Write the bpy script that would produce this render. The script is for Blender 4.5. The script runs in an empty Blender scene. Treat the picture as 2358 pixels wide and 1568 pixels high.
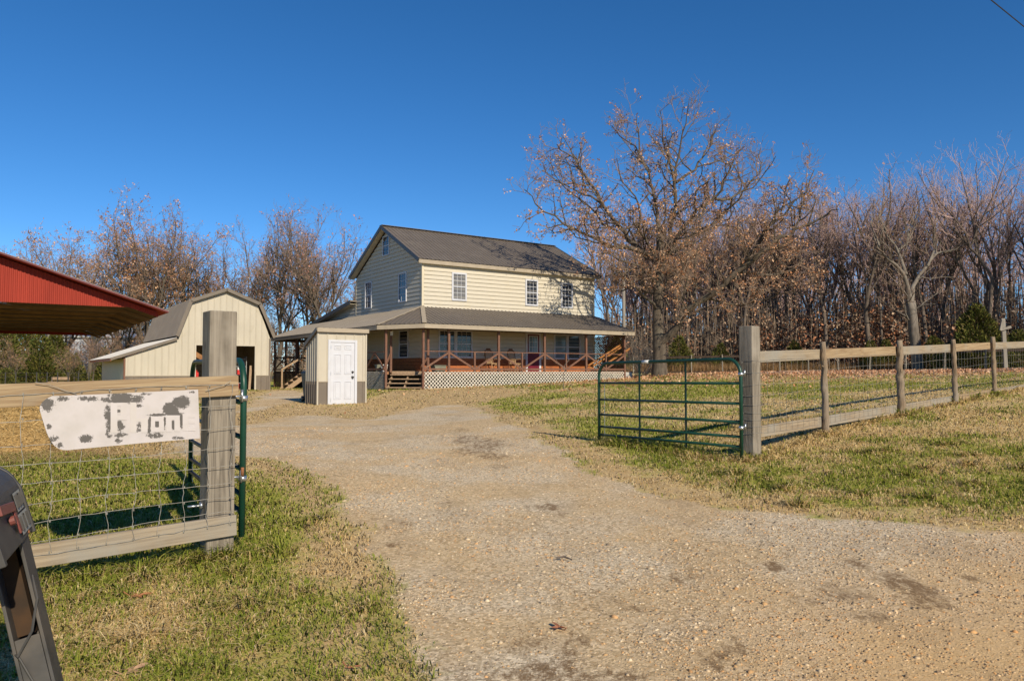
import bpy, math, random
import numpy as np
from mathutils import Vector, Matrix

random.seed(7)
RNG = np.random.default_rng(11)
SC = bpy.context.scene
COL = SC.collection
rad = math.radians

# ------------------------------------------------------------------ camera, world, sun
EYE = 1.40                      # eye height above the lane (world z of the camera)
FPX, HOR, CX, CY = 1703.0, 853.0, 1179.0, 784.0
PITCH = math.atan((HOR - CY) / FPX)
cam = bpy.data.cameras.new("camera")
cam.sensor_width = 36.0
cam.lens = 36.0 * FPX / 2358.0
cam.clip_start = 0.05
cam.clip_end = 2000
cam_o = bpy.data.objects.new("camera", cam)
COL.objects.link(cam_o)
cam_o.location = (0, 0, EYE)
cam_o.rotation_euler = (math.pi / 2 + PITCH, 0, 0)
SC.camera = cam_o

SUN_EL = rad(30)
SUN_H = Vector((0.500, -0.866, 0)).normalized()          # horizontal direction towards the sun
world = bpy.data.worlds.new("World")
SC.world = world
world.use_nodes = True
wn = world.node_tree
bgn = wn.nodes["Background"]
sky = wn.nodes.new("ShaderNodeTexSky")
sky.sky_type = 'NISHITA'
sky.sun_disc = False
sky.sun_elevation = SUN_EL
sky.sun_rotation = math.atan2(SUN_H.x, SUN_H.y)
sky.altitude = 300
sky.air_density = 0.75
sky.dust_density = 0.0
sky.ozone_density = 5.0
vivid = wn.nodes.new("ShaderNodeHueSaturation")           # the photograph's vivid processing of a clear winter sky
vivid.inputs["Saturation"].default_value = 1.2
wn.links.new(sky.outputs[0], vivid.inputs["Color"])
wn.links.new(vivid.outputs[0], bgn.inputs[0])
bgn.inputs[1].default_value = 0.096
sun = bpy.data.lights.new("sun", 'SUN')
sun.energy = 4.2
sun.angle = rad(0.5)
sun.color = (1.0, 0.885, 0.69)
sun_o = bpy.data.objects.new("sun", sun)
COL.objects.link(sun_o)
sd = Vector((-SUN_H.x * math.cos(SUN_EL), -SUN_H.y * math.cos(SUN_EL), -math.sin(SUN_EL)))
sun_o.rotation_euler = sd.to_track_quat('-Z', 'Y').to_euler()
sun_o.location = (20, -30, 30)
SC.view_settings.view_transform = 'Standard'
SC.view_settings.look = 'None'
SC.view_settings.gamma = 1
SC.view_settings.exposure = 0.43
SC.cycles.max_bounces = 6
SC.cycles.diffuse_bounces = 3

# ------------------------------------------------------------------ measuring helpers
_c, _s = math.cos(PITCH), math.sin(PITCH)
def W(px, py, d):
    """a point seen at pixel (2358-wide photo) and at distance d along the view's ground axis"""
    X = (px - CX) / FPX; Y = (CY - py) / FPX
    k = _c - Y * _s
    return Vector((X / k * d, d, EYE + (_s + Y * _c) / k * d))
def WX(px, d):
    return (px - CX) / FPX * d

# ------------------------------------------------------------------ object helpers
def link(o, parent=None):
    COL.objects.link(o)
    if parent is not None:
        o.parent = parent
    return o
def tag(o, label=None, cat=None, group=None, kind=None):
    if label: o["label"] = label
    if cat: o["category"] = cat
    if group: o["group"] = group
    if kind: o["kind"] = kind
    return o
def thing(name, label, cat, loc=(0, 0, 0), rz=0.0, group=None):
    o = bpy.data.objects.new(name, None)
    o.empty_display_size = 0.2
    o.location = loc
    o.rotation_euler = (0, 0, rz)
    COL.objects.link(o)
    return tag(o, label, cat, group)

class MB:
    """collects faces, then links them as ONE mesh object"""
    def __init__(s): s.v = []; s.f = []
    def add(s, vs, fs):
        b = len(s.v); s.v += [tuple(v) for v in vs]; s.f += [tuple(i + b for i in f) for f in fs]; return s
    def quad(s, a, b, c, d): return s.add([a, b, c, d], [(0, 1, 2, 3)])
    def box(s, x0, x1, y0, y1, z0, z1):
        return s.add([(x0,y0,z0),(x1,y0,z0),(x1,y1,z0),(x0,y1,z0),(x0,y0,z1),(x1,y0,z1),(x1,y1,z1),(x0,y1,z1)],
                     [(0,3,2,1),(4,5,6,7),(0,1,5,4),(1,2,6,5),(2,3,7,6),(3,0,4,7)])
    def bar(s, p, q, w, h, up=(0, 0, 1)):
        p = Vector(p); q = Vector(q); d = (q - p).normalized(); up = Vector(up)
        if abs(d.dot(up)) > .98: up = Vector((0, 1, 0))
        x = d.cross(up).normalized(); y = x.cross(d).normalized()
        vs = []
        for e in (p, q):
            for sx, sy in ((-1,-1),(1,-1),(1,1),(-1,1)):
                vs.append(e + x * (sx * w / 2) + y * (sy * h / 2))
        return s.add(vs, [(0,1,2,3),(7,6,5,4),(0,4,5,1),(1,5,6,2),(2,6,7,3),(3,7,4,0)])
    def tube(s, pts, rr, n=8, cap=True):
        pts = [Vector(p) for p in pts]
        if not isinstance(rr, (list, tuple)): rr = [rr] * len(pts)
        b = len(s.v); prev = None
        for i, p in enumerate(pts):
            if i == 0: d = pts[1] - pts[0]
            elif i == len(pts) - 1: d = pts[-1] - pts[-2]
            else: d = (pts[i + 1] - p).normalized() + (p - pts[i - 1]).normalized()
            d.normalize()
            if prev is None:
                a = Vector((0, 0, 1)) if abs(d.z) < .9 else Vector((1, 0, 0))
                x = d.cross(a).normalized()
            else:
                x = (prev - d * prev.dot(d)).normalized()
            prev = x; y = d.cross(x)
            for k in range(n):
                t = 2 * math.pi * k / n
                s.v.append(tuple(p + x * (math.cos(t) * rr[i]) + y * (math.sin(t) * rr[i])))
        for i in range(len(pts) - 1):
            for k in range(n):
                a = b + i * n + k; c2 = b + i * n + (k + 1) % n
                s.f.append((a, c2, c2 + n, a + n))
        if cap:
            s.f.append(tuple(b + k for k in reversed(range(n))))
            s.f.append(tuple(b + (len(pts) - 1) * n + k for k in range(n)))
        return s
    def prism(s, poly, f0, f1):
        """poly: list of 2-D points; f0/f1 map a 2-D point to the two end faces"""
        n = len(poly)
        vs = [f0(p) for p in poly] + [f1(p) for p in poly]
        fs = [tuple(range(n)), tuple(reversed(range(n, 2 * n)))]
        fs += [(i, i + n, (i + 1) % n + n, (i + 1) % n) for i in range(n)]
        return s.add(vs, fs)
    def build(s, name, m, parent=None, smooth=False, bevel=0.0, dz=0.0):
        me = bpy.data.meshes.new(name)
        me.from_pydata([(x, y, z + dz) for x, y, z in s.v] if dz else s.v, [], s.f)
        me.materials.append(m)
        if smooth:
            me.polygons.foreach_set("use_smooth", [True] * len(me.polygons))
        me.update()
        o = link(bpy.data.objects.new(name, me), parent)
        if bevel:
            bv = o.modifiers.new("bevel", 'BEVEL'); bv.width = bevel; bv.segments = 2; bv.limit_method = 'ANGLE'
        return o

def np_mesh(name, verts, faces, m, parent=None, col=None, smooth=False, loops=None):
    """verts (N,3); faces (M,k) int array or list of such arrays; col (N,3) colour attribute 'tint'"""
    if not isinstance(faces, list): faces = [faces]
    me = bpy.data.meshes.new(name)
    verts = np.asarray(verts, dtype=np.float32)
    me.vertices.add(len(verts)); me.vertices.foreach_set("co", verts.ravel())
    idx = np.concatenate([f.ravel() for f in faces]).astype(np.int32)
    cnt = np.concatenate([np.full(len(f), f.shape[1]) for f in faces]).astype(np.int32)
    st = np.concatenate([[0], np.cumsum(cnt)[:-1]]).astype(np.int32)
    me.loops.add(len(idx)); me.loops.foreach_set("vertex_index", idx)
    me.polygons.add(len(cnt)); me.polygons.foreach_set("loop_start", st)
    try: me.polygons.foreach_set("loop_total", cnt)
    except Exception: pass
    if smooth: me.polygons.foreach_set("use_smooth", np.ones(len(cnt), dtype=bool))
    me.update(calc_edges=True)
    me.materials.append(m)
    if col is not None:
        at = me.attributes.new("tint", 'FLOAT_COLOR', 'POINT')
        c4 = np.ones((len(verts), 4), dtype=np.float32); c4[:, :3] = col
        at.data.foreach_set("color", c4.ravel())
    return link(bpy.data.objects.new(name, me), parent)

# ------------------------------------------------------------------ materials
def nodes_of(name):
    m = bpy.data.materials.new(name); m.use_nodes = True
    nt = m.node_tree; b = nt.nodes["Principled BSDF"]
    return m, nt, b
def nd(nt, typ, **kw):
    n = nt.nodes.new(typ)
    for k, v in kw.items(): setattr(n, k, v)
    return n
def mixc(nt, f, a, b, mode='MIX'):
    n = nd(nt, "ShaderNodeMix", data_type='RGBA', blend_type=mode)
    for s_, v in ((0, f), (6, a), (7, b)):
        if hasattr(v, "is_linked") or hasattr(v, "links"): nt.links.new(v, n.inputs[s_])
        elif isinstance(v, (int, float)): n.inputs[s_].default_value = v
        else: n.inputs[s_].default_value = (v[0], v[1], v[2], 1)
    return n.outputs[2]
def math_(nt, op, a, b=0.0, clamp=False):
    n = nd(nt, "ShaderNodeMath", operation=op, use_clamp=clamp)
    for i, v in enumerate((a, b)):
        if isinstance(v, (int, float)): n.inputs[i].default_value = v
        else: nt.links.new(v, n.inputs[i])
    return n.outputs[0]
def ramp(nt, f, lo, hi):
    n = nd(nt, "ShaderNodeMapRange", clamp=True)
    nt.links.new(f, n.inputs[0]); n.inputs[1].default_value = lo; n.inputs[2].default_value = hi
    return n.outputs[0]
def coords(nt, sc=(1, 1, 1), kind="Object", loc=None):
    tc = nd(nt, "ShaderNodeTexCoord")
    mp = nd(nt, "ShaderNodeMapping")
    nt.links.new(tc.outputs[kind], mp.inputs[0]); mp.inputs[3].default_value = sc
    if loc == 'rand':
        oi = nd(nt, "ShaderNodeObjectInfo")
        m_ = nd(nt, "ShaderNodeVectorMath", operation='SCALE'); m_.inputs[0].default_value = (37, 19, 53)
        nt.links.new(oi.outputs["Random"], m_.inputs[3]); nt.links.new(m_.outputs[0], mp.inputs[1])
    return mp.outputs[0]
def noise(nt, vec, scale, detail=4.0, rough=.55, dist=0.0):
    n = nd(nt, "ShaderNodeTexNoise"); n.inputs["Scale"].default_value = scale
    n.inputs["Detail"].default_value = detail; n.inputs["Roughness"].default_value = rough
    n.inputs["Distortion"].default_value = dist
    nt.links.new(vec, n.inputs["Vector"]); return n.outputs[0]
def bumpn(nt, b, h, strength, dist=.01):
    n = nd(nt, "ShaderNodeBump"); n.inputs["Strength"].default_value = strength; n.inputs["Distance"].default_value = dist
    nt.links.new(h, n.inputs["Height"]); nt.links.new(n.outputs[0], b.inputs["Normal"])
def mat(name, c1, c2=None, scale=6.0, st=(1, 1, 1), rough=.8, bump=0.0, metal=0.0, spec=.3, lo=.35, hi=.65, dirt=None, dscale=1.2, dlo=.5, dhi=.75, kind="Object"):
    m, nt, b = nodes_of(name)
    b.inputs["Roughness"].default_value = rough; b.inputs["Metallic"].default_value = metal
    b.inputs["Specular IOR Level"].default_value = spec
    v = coords(nt, st, kind, 'rand')
    n1 = noise(nt, v, scale)
    c = mixc(nt, ramp(nt, n1, lo, hi), c1, c2 or c1)
    if dirt:
        n2 = noise(nt, coords(nt, (1, 1, 1), kind, 'rand'), dscale, 5, .65)
        c = mixc(nt, ramp(nt, n2, dlo, dhi), c, dirt)
    nt.links.new(c, b.inputs["Base Color"])
    if bump: bumpn(nt, b, n1, bump)
    return m
def tint_mat(name, rough=.85, spec=.15, trans=0.0, up=0.0):
    m, nt, b = nodes_of(name)
    a = nd(nt, "ShaderNodeAttribute", attribute_name="tint")
    nt.links.new(a.outputs["Color"], b.inputs["Base Color"])
    b.inputs["Roughness"].default_value = rough; b.inputs["Specular IOR Level"].default_value = spec
    if up:                                    # turf shades as a mat, not as single upright cards
        ge = nd(nt, "ShaderNodeNewGeometry"); vm = nd(nt, "ShaderNodeVectorMath", operation='SCALE'); nt.links.new(ge.outputs["Normal"], vm.inputs[0]); vm.inputs[3].default_value = 1 - up
        va = nd(nt, "ShaderNodeVectorMath", operation='ADD'); nt.links.new(vm.outputs[0], va.inputs[0]); va.inputs[1].default_value = (0, 0, up)
        vn = nd(nt, "ShaderNodeVectorMath", operation='NORMALIZE'); nt.links.new(va.outputs[0], vn.inputs[0]); nt.links.new(vn.outputs[0], b.inputs["Normal"])
    if trans:
        t = nd(nt, "ShaderNodeBsdfTranslucent"); nt.links.new(a.outputs["Color"], t.inputs[0])
        ms = nd(nt, "ShaderNodeMixShader"); ms.inputs[0].default_value = trans
        nt.links.new(b.outputs[0], ms.inputs[1]); nt.links.new(t.outputs[0], ms.inputs[2])
        nt.links.new(ms.outputs[0], nt.nodes["Material Output"].inputs[0])
    return m
def wood(name, light, dark, ring=.5, rough=.85, bump=.35, grey=None, gl=(.45, .7), axis=0, fs=90, fm=.55):
    """board grain along the object's local x: distorted rings, fine fibres, knots, weathered patches"""
    m, nt, b = nodes_of(name)
    b.inputs["Roughness"].default_value = rough; b.inputs["Specular IOR Level"].default_value = .2
    sx = [14, 14, 14]; sx[axis] = .9
    v = coords(nt, tuple(sx), "Object", 'rand')
    n0 = noise(nt, v, .8, 2, .5, .6)
    wv = nd(nt, "ShaderNodeMath", operation='SINE')
    nt.links.new(math_(nt, 'MULTIPLY', n0, 46.0), wv.inputs[0])
    rings = ramp(nt, wv.outputs[0], .2, 1.0)
    sf = [fs, fs, fs]; sf[axis] = fs / 30
    fib = noise(nt, coords(nt, tuple(sf), "Object", 'rand'), 1.0, 3, .6)
    c = mixc(nt, math_(nt, 'MULTIPLY', rings, ring), light, dark)
    c = mixc(nt, math_(nt, 'MULTIPLY', ramp(nt, fib, .42, .68), fm), c, dark)
    if grey:
        big = noise(nt, coords(nt, (1.6, 1.6, 1.6), "Object", 'rand'), 1.2, 4, .6)
        c = mixc(nt, ramp(nt, big, *gl), c, grey)
    kn = nd(nt, "ShaderNodeTexVoronoi"); sk = [5, 5, 5]; sk[axis] = 2.2
    nt.links.new(coords(nt, tuple(sk), "Object", 'rand'), kn.inputs["Vector"]); kn.inputs["Scale"].default_value = 1.0
    c = mixc(nt, math_(nt, 'MULTIPLY', ramp(nt, kn.outputs["Distance"], .10, .04), .7), c, tuple(x * .45 for x in dark))
    nt.links.new(c, b.inputs["Base Color"])
    bumpn(nt, b, math_(nt, 'ADD', fib, math_(nt, 'MULTIPLY', rings, -.3)), bump, .004)
    return m

M = {}
M['siding'] = mat("cream_siding", (.53, .48, .39), (.485, .44, .355), 5, (1, 1, 6), .6, .05, dirt=(.50, .43, .30), dlo=.55, dhi=.9)
M['trim'] = mat("cream_trim", (.58, .51, .38), (.52, .46, .34), 4, rough=.55)
M['roof'] = mat("brown_metal_roof", (.142, .118, .096), (.122, .102, .084), 1.5, (1, 3, 1), .5, .0, 0.0, .4, dirt=(.17, .145, .12), dlo=.5, dhi=.8)
M['darktrim'] = mat("dark_metal_trim", (.055, .048, .045), (.045, .04, .038), 3, rough=.4, spec=.5)
M['fascia'] = mat("taupe_fascia", (.36, .30, .225), (.31, .26, .195), 3, rough=.6)
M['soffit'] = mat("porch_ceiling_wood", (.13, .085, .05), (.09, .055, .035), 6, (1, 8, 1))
M['logs'] = mat("orange_log_siding", (.40, .13, .035), (.24, .07, .022), 4, (1, 1, 7), .55, .2, dirt=(.17, .055, .02))
M['redwood'] = mat("reddish_porch_wood", (.185, .092, .06), (.125, .062, .042), 6, (3, 3, 3), .75, .2, dirt=(.23, .14, .095), dlo=.55, dhi=.8)
M['lumber'] = wood("orange_lumber", (.33, .145, .045), (.20, .08, .028), .4)
M['stairwood'] = mat("faded_stair_wood", (.36, .25, .16), (.26, .175, .11), 6, (2, 2, 2), .8, .2)
M['white'] = mat("white_paint", (.52, .53, .57), (.49, .495, .53), 3, rough=.45, dirt=(.44, .425, .40), dlo=.6, dhi=.9)
M['lattice'] = mat("white_lattice", (.56, .52, .45), (.46, .42, .35), 3, rough=.6)
M['latticebrown'] = mat("brown_lattice", (.13, .075, .05), (.09, .055, .04), 4)
M['latticegrey'] = mat("grey_lattice", (.42, .38, .32), (.30, .26, .22), 4)
M['under'] = mat("painted_crawl_shade", (.05, .04, .032), (.03, .026, .022), 2)  # near-black colour carries the shade below the porch deck
M['deck'] = mat("deck_boards", (.33, .16, .075), (.23, .11, .05), 5, (1, 9, 1), .7, .2)
def glass(name, c, c2=None, rough=.06, sp=.6):
    return mat(name, c, c2 or c, 2.2, (1, 1, 1), rough, 0, 0, sp)
M['glass'] = glass("dark_window_glass", (.018, .021, .03), (.035, .04, .05))
M['curtain'] = glass("curtained_glass", (.155, .15, .145), (.115, .11, .108), .12, .35)
M['blueglass'] = glass("blue_curtain_glass", (.17, .23, .27), (.10, .145, .18), .1, .4)
M['maroon'] = mat("maroon_door_paint", (.15, .012, .028), (.11, .01, .02), 3, rough=.4)
M['barnwall'] = mat("tan_metal_wall", (.455, .41, .33), (.415, .374, .30), 3, (1, 1, .3), .5, 0, 0, .35, dirt=(.33, .285, .2), dlo=.58, dhi=.9)
M['wainscot'] = mat("brown_metal_wainscot", (.165, .135, .105), (.14, .115, .092), 3, rough=.5)
M['paleroof'] = mat("pale_weathered_roof", (.46, .445, .43), (.37, .355, .34), 2, (1, 4, 1), .45, dirt=(.36, .27, .22), dlo=.62, dhi=.85)
M['red'] = mat("red_corrugated_metal", (.30, .04, .024), (.24, .032, .02), 3, (1, 1, .25), .7, 0, 0, .15, dirt=(.32, .085, .06), dlo=.62, dhi=.85)
M['darkred'] = mat("dark_red_trim", (.12, .02, .02), (.09, .016, .016), 3, rough=.5)
M['purlin'] = mat("painted_lit_purlin", (.22, .125, .055), (.16, .09, .04), 4)  # lighter than the ceiling: light on the purlin edges put into the colour
M['redunder'] = mat("rusty_ceiling_metal", (.105, .048, .022), (.065, .03, .015), 2, (4, 1, 1), .6, dirt=(.035, .018, .011))
M['post'] = wood("grey_post_wood", (.25, .215, .17), (.10, .083, .064), .5, axis=2, grey=(.285, .25, .205), bump=.8, fs=42, fm=.85)
M['railtan'] = wood("tan_rail_wood", (.34, .25, .15), (.215, .14, .078), .6, grey=(.27, .225, .165), gl=(.58, .78), fs=55, fm=.75)
M['railgrey'] = wood("grey_rail_wood", (.32, .255, .175), (.20, .15, .10), .6, grey=(.26, .235, .195), gl=(.42, .66), fs=55, fm=.8)
M['log'] = wood("cedar_post_bark", (.275, .20, .13), (.10, .07, .045), .6, axis=2, bump=1.0, grey=(.24, .20, .155))
M['wire'] = mat("galvanised_wire", (.36, .34, .30), (.25, .225, .19), 20, rough=.5, metal=.3)
M['green'] = mat("green_gate_paint", (.009, .052, .033), (.007, .038, .025), 6, rough=.4, spec=.4, dirt=(.012, .06, .04))
M['zinc'] = mat("zinc_hardware", (.62, .63, .64), (.45, .46, .47), 12, rough=.3, metal=.85)
M['rust'] = mat("rusty_bolt", (.25, .11, .05), (.15, .06, .03), 20)
M['black'] = mat("black_steel", (.045, .043, .041), (.068, .063, .058), 14, rough=.55, spec=.35, dirt=(.13, .105, .08), dlo=.58, dhi=.8)
M['rubwood'] = mat("rusty_cavity", (.06, .03, .012), (.03, .018, .010), 9)
M['sticker'] = mat("faded_number_sticker", (.36, .35, .30), (.28, .27, .23), 14)
M['flag'] = mat("faded_red_flag", (.20, .055, .045), (.14, .05, .042), 10, rough=.5)
M['stem'] = mat("sapling_bark", (.27, .205, .152), (.18, .135, .10), 3, (1, 1, .3), .9)
M['bark'] = mat("oak_bark", (.125, .098, .074), (.06, .047, .035), 7, (1, 1, .25), .95, .8, dirt=(.15, .135, .10), dscale=.8)
M['barkpale'] = mat("pale_bark", (.20, .17, .14), (.11, .092, .075), 7, (1, 1, .25), .95, .8, dirt=(.27, .24, .20), dscale=.8)
M['barkdark'] = mat("forest_bark", (.165, .13, .104), (.085, .066, .052), 7, (1, 1, .25), .95, .6)
M['twig'] = mat("twig_bark", (.29, .205, .15), (.205, .145, .105), 2, rough=.9)
M['twigmauve'] = mat("mauve_twigs", (.52, .365, .325), (.38, .265, .235), 1.0, rough=.9)
M['leaf'] = tint_mat("dry_leaf", .8, .2, .25)
M['needle'] = tint_mat("cedar_foliage", .8, .2, .15)
M['blade'] = tint_mat("grass_blade", .9, .1, .30, .72)
M['stone'] = tint_mat("gravel_stone", .9, .2)
M['concrete'] = mat("concrete", (.45, .43, .39), (.36, .34, .31), 8, rough=.9)
M['polewood'] = mat("pale_pole", (.26, .23, .195), (.19, .168, .142), 5, (1, 1, .2))
M['pot'] = mat("olive_planter", (.22, .22, .16), (.16, .16, .12), 6)
M['chairwood'] = mat("bent_twig_chair", (.50, .34, .19), (.34, .2, .1), 8)
M['chairdark'] = mat("dark_chair_slats", (.19, .085, .045), (.12, .055, .03), 8)
M['bin'] = mat("grey_green_bin", (.075, .085, .08), (.06, .068, .064), 4, rough=.5)
M['interior'] = mat("barn_interior_board", (.30, .225, .135), (.20, .15, .09), 3, (1, 1, 6))
M['brace'] = mat("orange_brace_wood", (.30, .15, .06), (.22, .10, .04), 6)
M['redplastic'] = mat("red_plastic", (.50, .03, .025), (.42, .025, .02), 5, rough=.4)
M['whiteplastic'] = mat("white_plastic", (.68, .68, .66), (.6, .6, .58), 5, rough=.4)
M['greyshelf'] = mat("grey_shelf", (.33, .33, .33), (.25, .25, .25), 5)
M['hay'] = tint_mat("hay", .9, .15, .15)
M['haycore'] = mat("hay_core", (.42, .28, .12), (.28, .18, .07), 30, rough=.95, bump=1.0)
M['greenroof'] = mat("green_far_roof", (.12, .17, .13), (.10, .14, .11), 3)
M['cable'] = mat("black_cable", (.02, .02, .022), (.03, .03, .03), 3)

# ------------------------------------------------------------------ terrain
U = Vector((.824, .566, 0)).normalized(); V = Vector((-U.y, U.x, 0))
A0 = Vector((-.1216 * 36, 36, 0))
def HL(t, s):                       # farmhouse plan (along the front, towards the back) -> world xy
    p = A0 + U * t + V * s; return p.x, p.y
_ctl = [(0,0,-1.38),(-3,0,-1.36),(3,0,-1.40),(0,3.2,-1.36),(5,3,-1.30),(-6,3,-1.36),(8,2,-1.25),
        (-2.05,5.35,-1.30),(-3,4.5,-1.31),(2.95,9.36,-1.137),(4.53,10.5,-.93),(6.46,12.17,-.754),(8.26,13.7,-.63),(9.9,15.06,-.52),(11.5,16.6,-.42),(14,18.6,-.33),
        (1.35,11.5,-1.115),(-3.8,8.4,-1.17),(-7,10.9,-1.2),(-6.2,23.6,-1.10),(-4.8,24.5,-1.07),(-13,40,-1.05),(-18,36,-1.03),(-21,34,-1.03),
        (7.85,39,-.31),(24.6,51,-.10),(26.3,38,.0),(8.8,55,-.22),(20,65,.2),(40,60,.35),(0,70,-.3),(-30,65,-.95),(-60,70,-1.0),(60,60,.4),
        (-12,16,-1.15),(0,20,-1.05),(10,25,-.6),(18,28,-.25),(-25,20,-1.2),(0,-30,-1.4),(40,-20,-1.2),(-40,-20,-1.4),(30,15,-.1),(-150,150,-1.5),(150,150,1.2),(0,180,.2),
        (150,-100,-.5),(-150,-100,-1.5),(7,7.5,-1.0),(9,10,-.82)]
for (t, s, z) in ((-1.28,-2.5,-.83),(4.76,-2.5,-.68),(11.02,-2.5,-.48),(-2.5,.85,-.93),(-2.5,10,-1.02),(-2.5,15.5,-1.08),(11,8,-.5),(2,18,-1.0)):
    x, y = HL(t, s); _ctl.append((x, y, z))
_ctl = np.array(_ctl, float)
def _phi(r2):
    return np.where(r2 > 1e-9, .5 * r2 * np.log(np.maximum(r2, 1e-9)), 0)
_n = len(_ctl); _S = 20.0
_X = _ctl[:, :2] / _S
_K = _phi(((_X[:, None] - _X[None]) ** 2).sum(-1)) + np.eye(_n) * 2e-4
_Pm = np.c_[np.ones(_n), _X]
_L = np.zeros((_n + 3, _n + 3)); _L[:_n, :_n] = _K; _L[:_n, _n:] = _Pm; _L[_n:, :_n] = _Pm.T
_w = np.linalg.solve(_L, np.r_[_ctl[:, 2], 0, 0, 0])
def ground(x, y):
    x = np.asarray(x, float); y = np.asarray(y, float); sh = x.shape
    q = np.c_[x.ravel(), y.ravel()] / _S
    out = np.empty(len(q))
    for i in range(0, len(q), 40000):
        c = q[i:i + 40000]
        out[i:i + 40000] = _phi(((c[:, None] - _X[None]) ** 2).sum(-1)) @ _w[:_n] + np.c_[np.ones(len(c)), c] @ _w[_n:]
    return (np.clip(out, -3, 3) + EYE).reshape(sh)
def G(x, y): return float(ground(np.array([x]), np.array([y]))[0])
def PG(px, py):
    """where the sight line of a photo pixel meets the ground"""
    d = 6.0
    lo, hi = .5, 400.0
    for _ in range(60):
        d = math.sqrt(lo * hi); p = W(px, py, d)
        if p.z > G(p.x, p.y): lo = d
        else: hi = d
    return p.x, p.y

def vnoise(x, y, scale, seed=0, octs=3):
    x = np.asarray(x) * scale; y = np.asarray(y) * scale
    tot = 0; amp = 1; na = 0
    for o in range(octs):
        xi = np.floor(x).astype(np.int64); yi = np.floor(y).astype(np.int64); fx = x - xi; fy = y - yi
        fx = fx * fx * (3 - 2 * fx); fy = fy * fy * (3 - 2 * fy)
        def h(a, b):
            n = (a * 374761393 + b * 668265263 + (seed + o) * 1274126177) & 0x7fffffff
            n = ((n ^ (n >> 13)) * 1274126177) & 0x7fffffff
            return ((n ^ (n >> 16)) & 0xffff) / 65535.0
        v = (h(xi, yi) * (1 - fx) + h(xi + 1, yi) * fx) * (1 - fy) + (h(xi, yi + 1) * (1 - fx) + h(xi + 1, yi + 1) * fx) * fy
        tot = tot + v * amp; na += amp; amp *= .55; x = x * 2.03; y = y * 2.03
    return tot / na
def sdist(poly, x, y):
    """signed distance to a polygon, positive inside"""
    poly = np.array(poly); d = np.full(x.shape, 1e9); ins = np.zeros(x.shape, bool)
    for i in range(len(poly)):
        ax, ay = poly[i]; bx, by = poly[(i + 1) % len(poly)]
        ex, ey = bx - ax, by - ay
        t = np.clip(((x - ax) * ex + (y - ay) * ey) / (ex * ex + ey * ey + 1e-12), 0, 1)
        d = np.minimum(d, (x - ax - ex * t) ** 2 + (y - ay - ey * t) ** 2)
        c = ((ay > y) != (by > y)) & (x < (bx - ax) * (y - ay) / (by - ay + 1e-12) + ax)
        ins ^= c
    return np.where(ins, 1, -1) * np.sqrt(d)
_near = [(1000,1568),(965,1480),(925,1390),(885,1300),(845,1215),(785,1150),(730,1105),(680,1078),(620,1055),(560,1050),(420,1050)]
_far = [(420,985),(560,980),(640,962),(720,957),(850,966),(940,946),(1000,936),(1060,932),(1100,940),(1130,958),(1175,982),(1245,1008),(1310,1040),(1380,1088),(1450,1122),(1560,1155),(1700,1172),(1850,1186),(2100,1203),(2358,1225)]
DRIVE = [(-1.5,-6),(-.6,2.0)] + [PG(*p) for p in _near] + [PG(*p) for p in _far] + [(7.5,5.6),(30,4.5),(30,-6)]
YARD = [PG(*p) for p in ((560,938),(600,912),(628,898),(700,899),(712,915),(650,930),(600,945),(560,950))] # gravel in front of the barn
SANDY = [PG(*p) for p in ((430,990),(560,940),(640,928),(720,935),(800,938),(900,900),(1000,893),(1150,890),(1200,905),(1120,925),(1040,935),(950,948),(860,972),(720,962),(640,970),(560,985))]
STAINS = [(1075,1012,34,9,.62),(1120,1022,46,12,.66),(1095,1036,60,9,.55),(1135,1050,40,7,.62),(1150,1075,22,5,.5),(1060,990,20,5,.5),(1265,1168,28,6,.9),(1225,1168,12,4,.7),(1290,1182,22,4,.6),(1780,1303,26,9,.9),(1975,1298,22,9,.8),(1940,1362,60,12,.6),(2085,1345,60,20,.8),(2130,1380,60,18,.7),(2010,1420,46,9,.6),(1860,1385,40,8,.55),(2240,1330,40,8,.5),(1420,1560,70,10,.75),(1200,1555,50,10,.7),(1330,1470,30,8,.6),(1470,1400,26,6,.5),(1690,1490,40,12,.6),(1640,1520,30,12,.7),(1230,1480,30,10,.6),(1300,1500,25,9,.6),(1250,1540,60,12,.8),(1340,1558,80,12,.8),(1180,1500,25,8,.5),(900,1255,14,5,.7),(1040,1160,26,5,.5),(1560,1330,40,8,.5)]
_st = []
for (px, py, rx, ry, k) in STAINS:
    x, y = PG(px, py); x2, _y = PG(px + rx, py); _x, y2 = PG(px, py - ry)
    _st.append((x, y, (abs(x2 - x) + .03) * 1.1, (abs(y2 - y) + .04) * 1.35, min(1.0, k + .18)))
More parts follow.
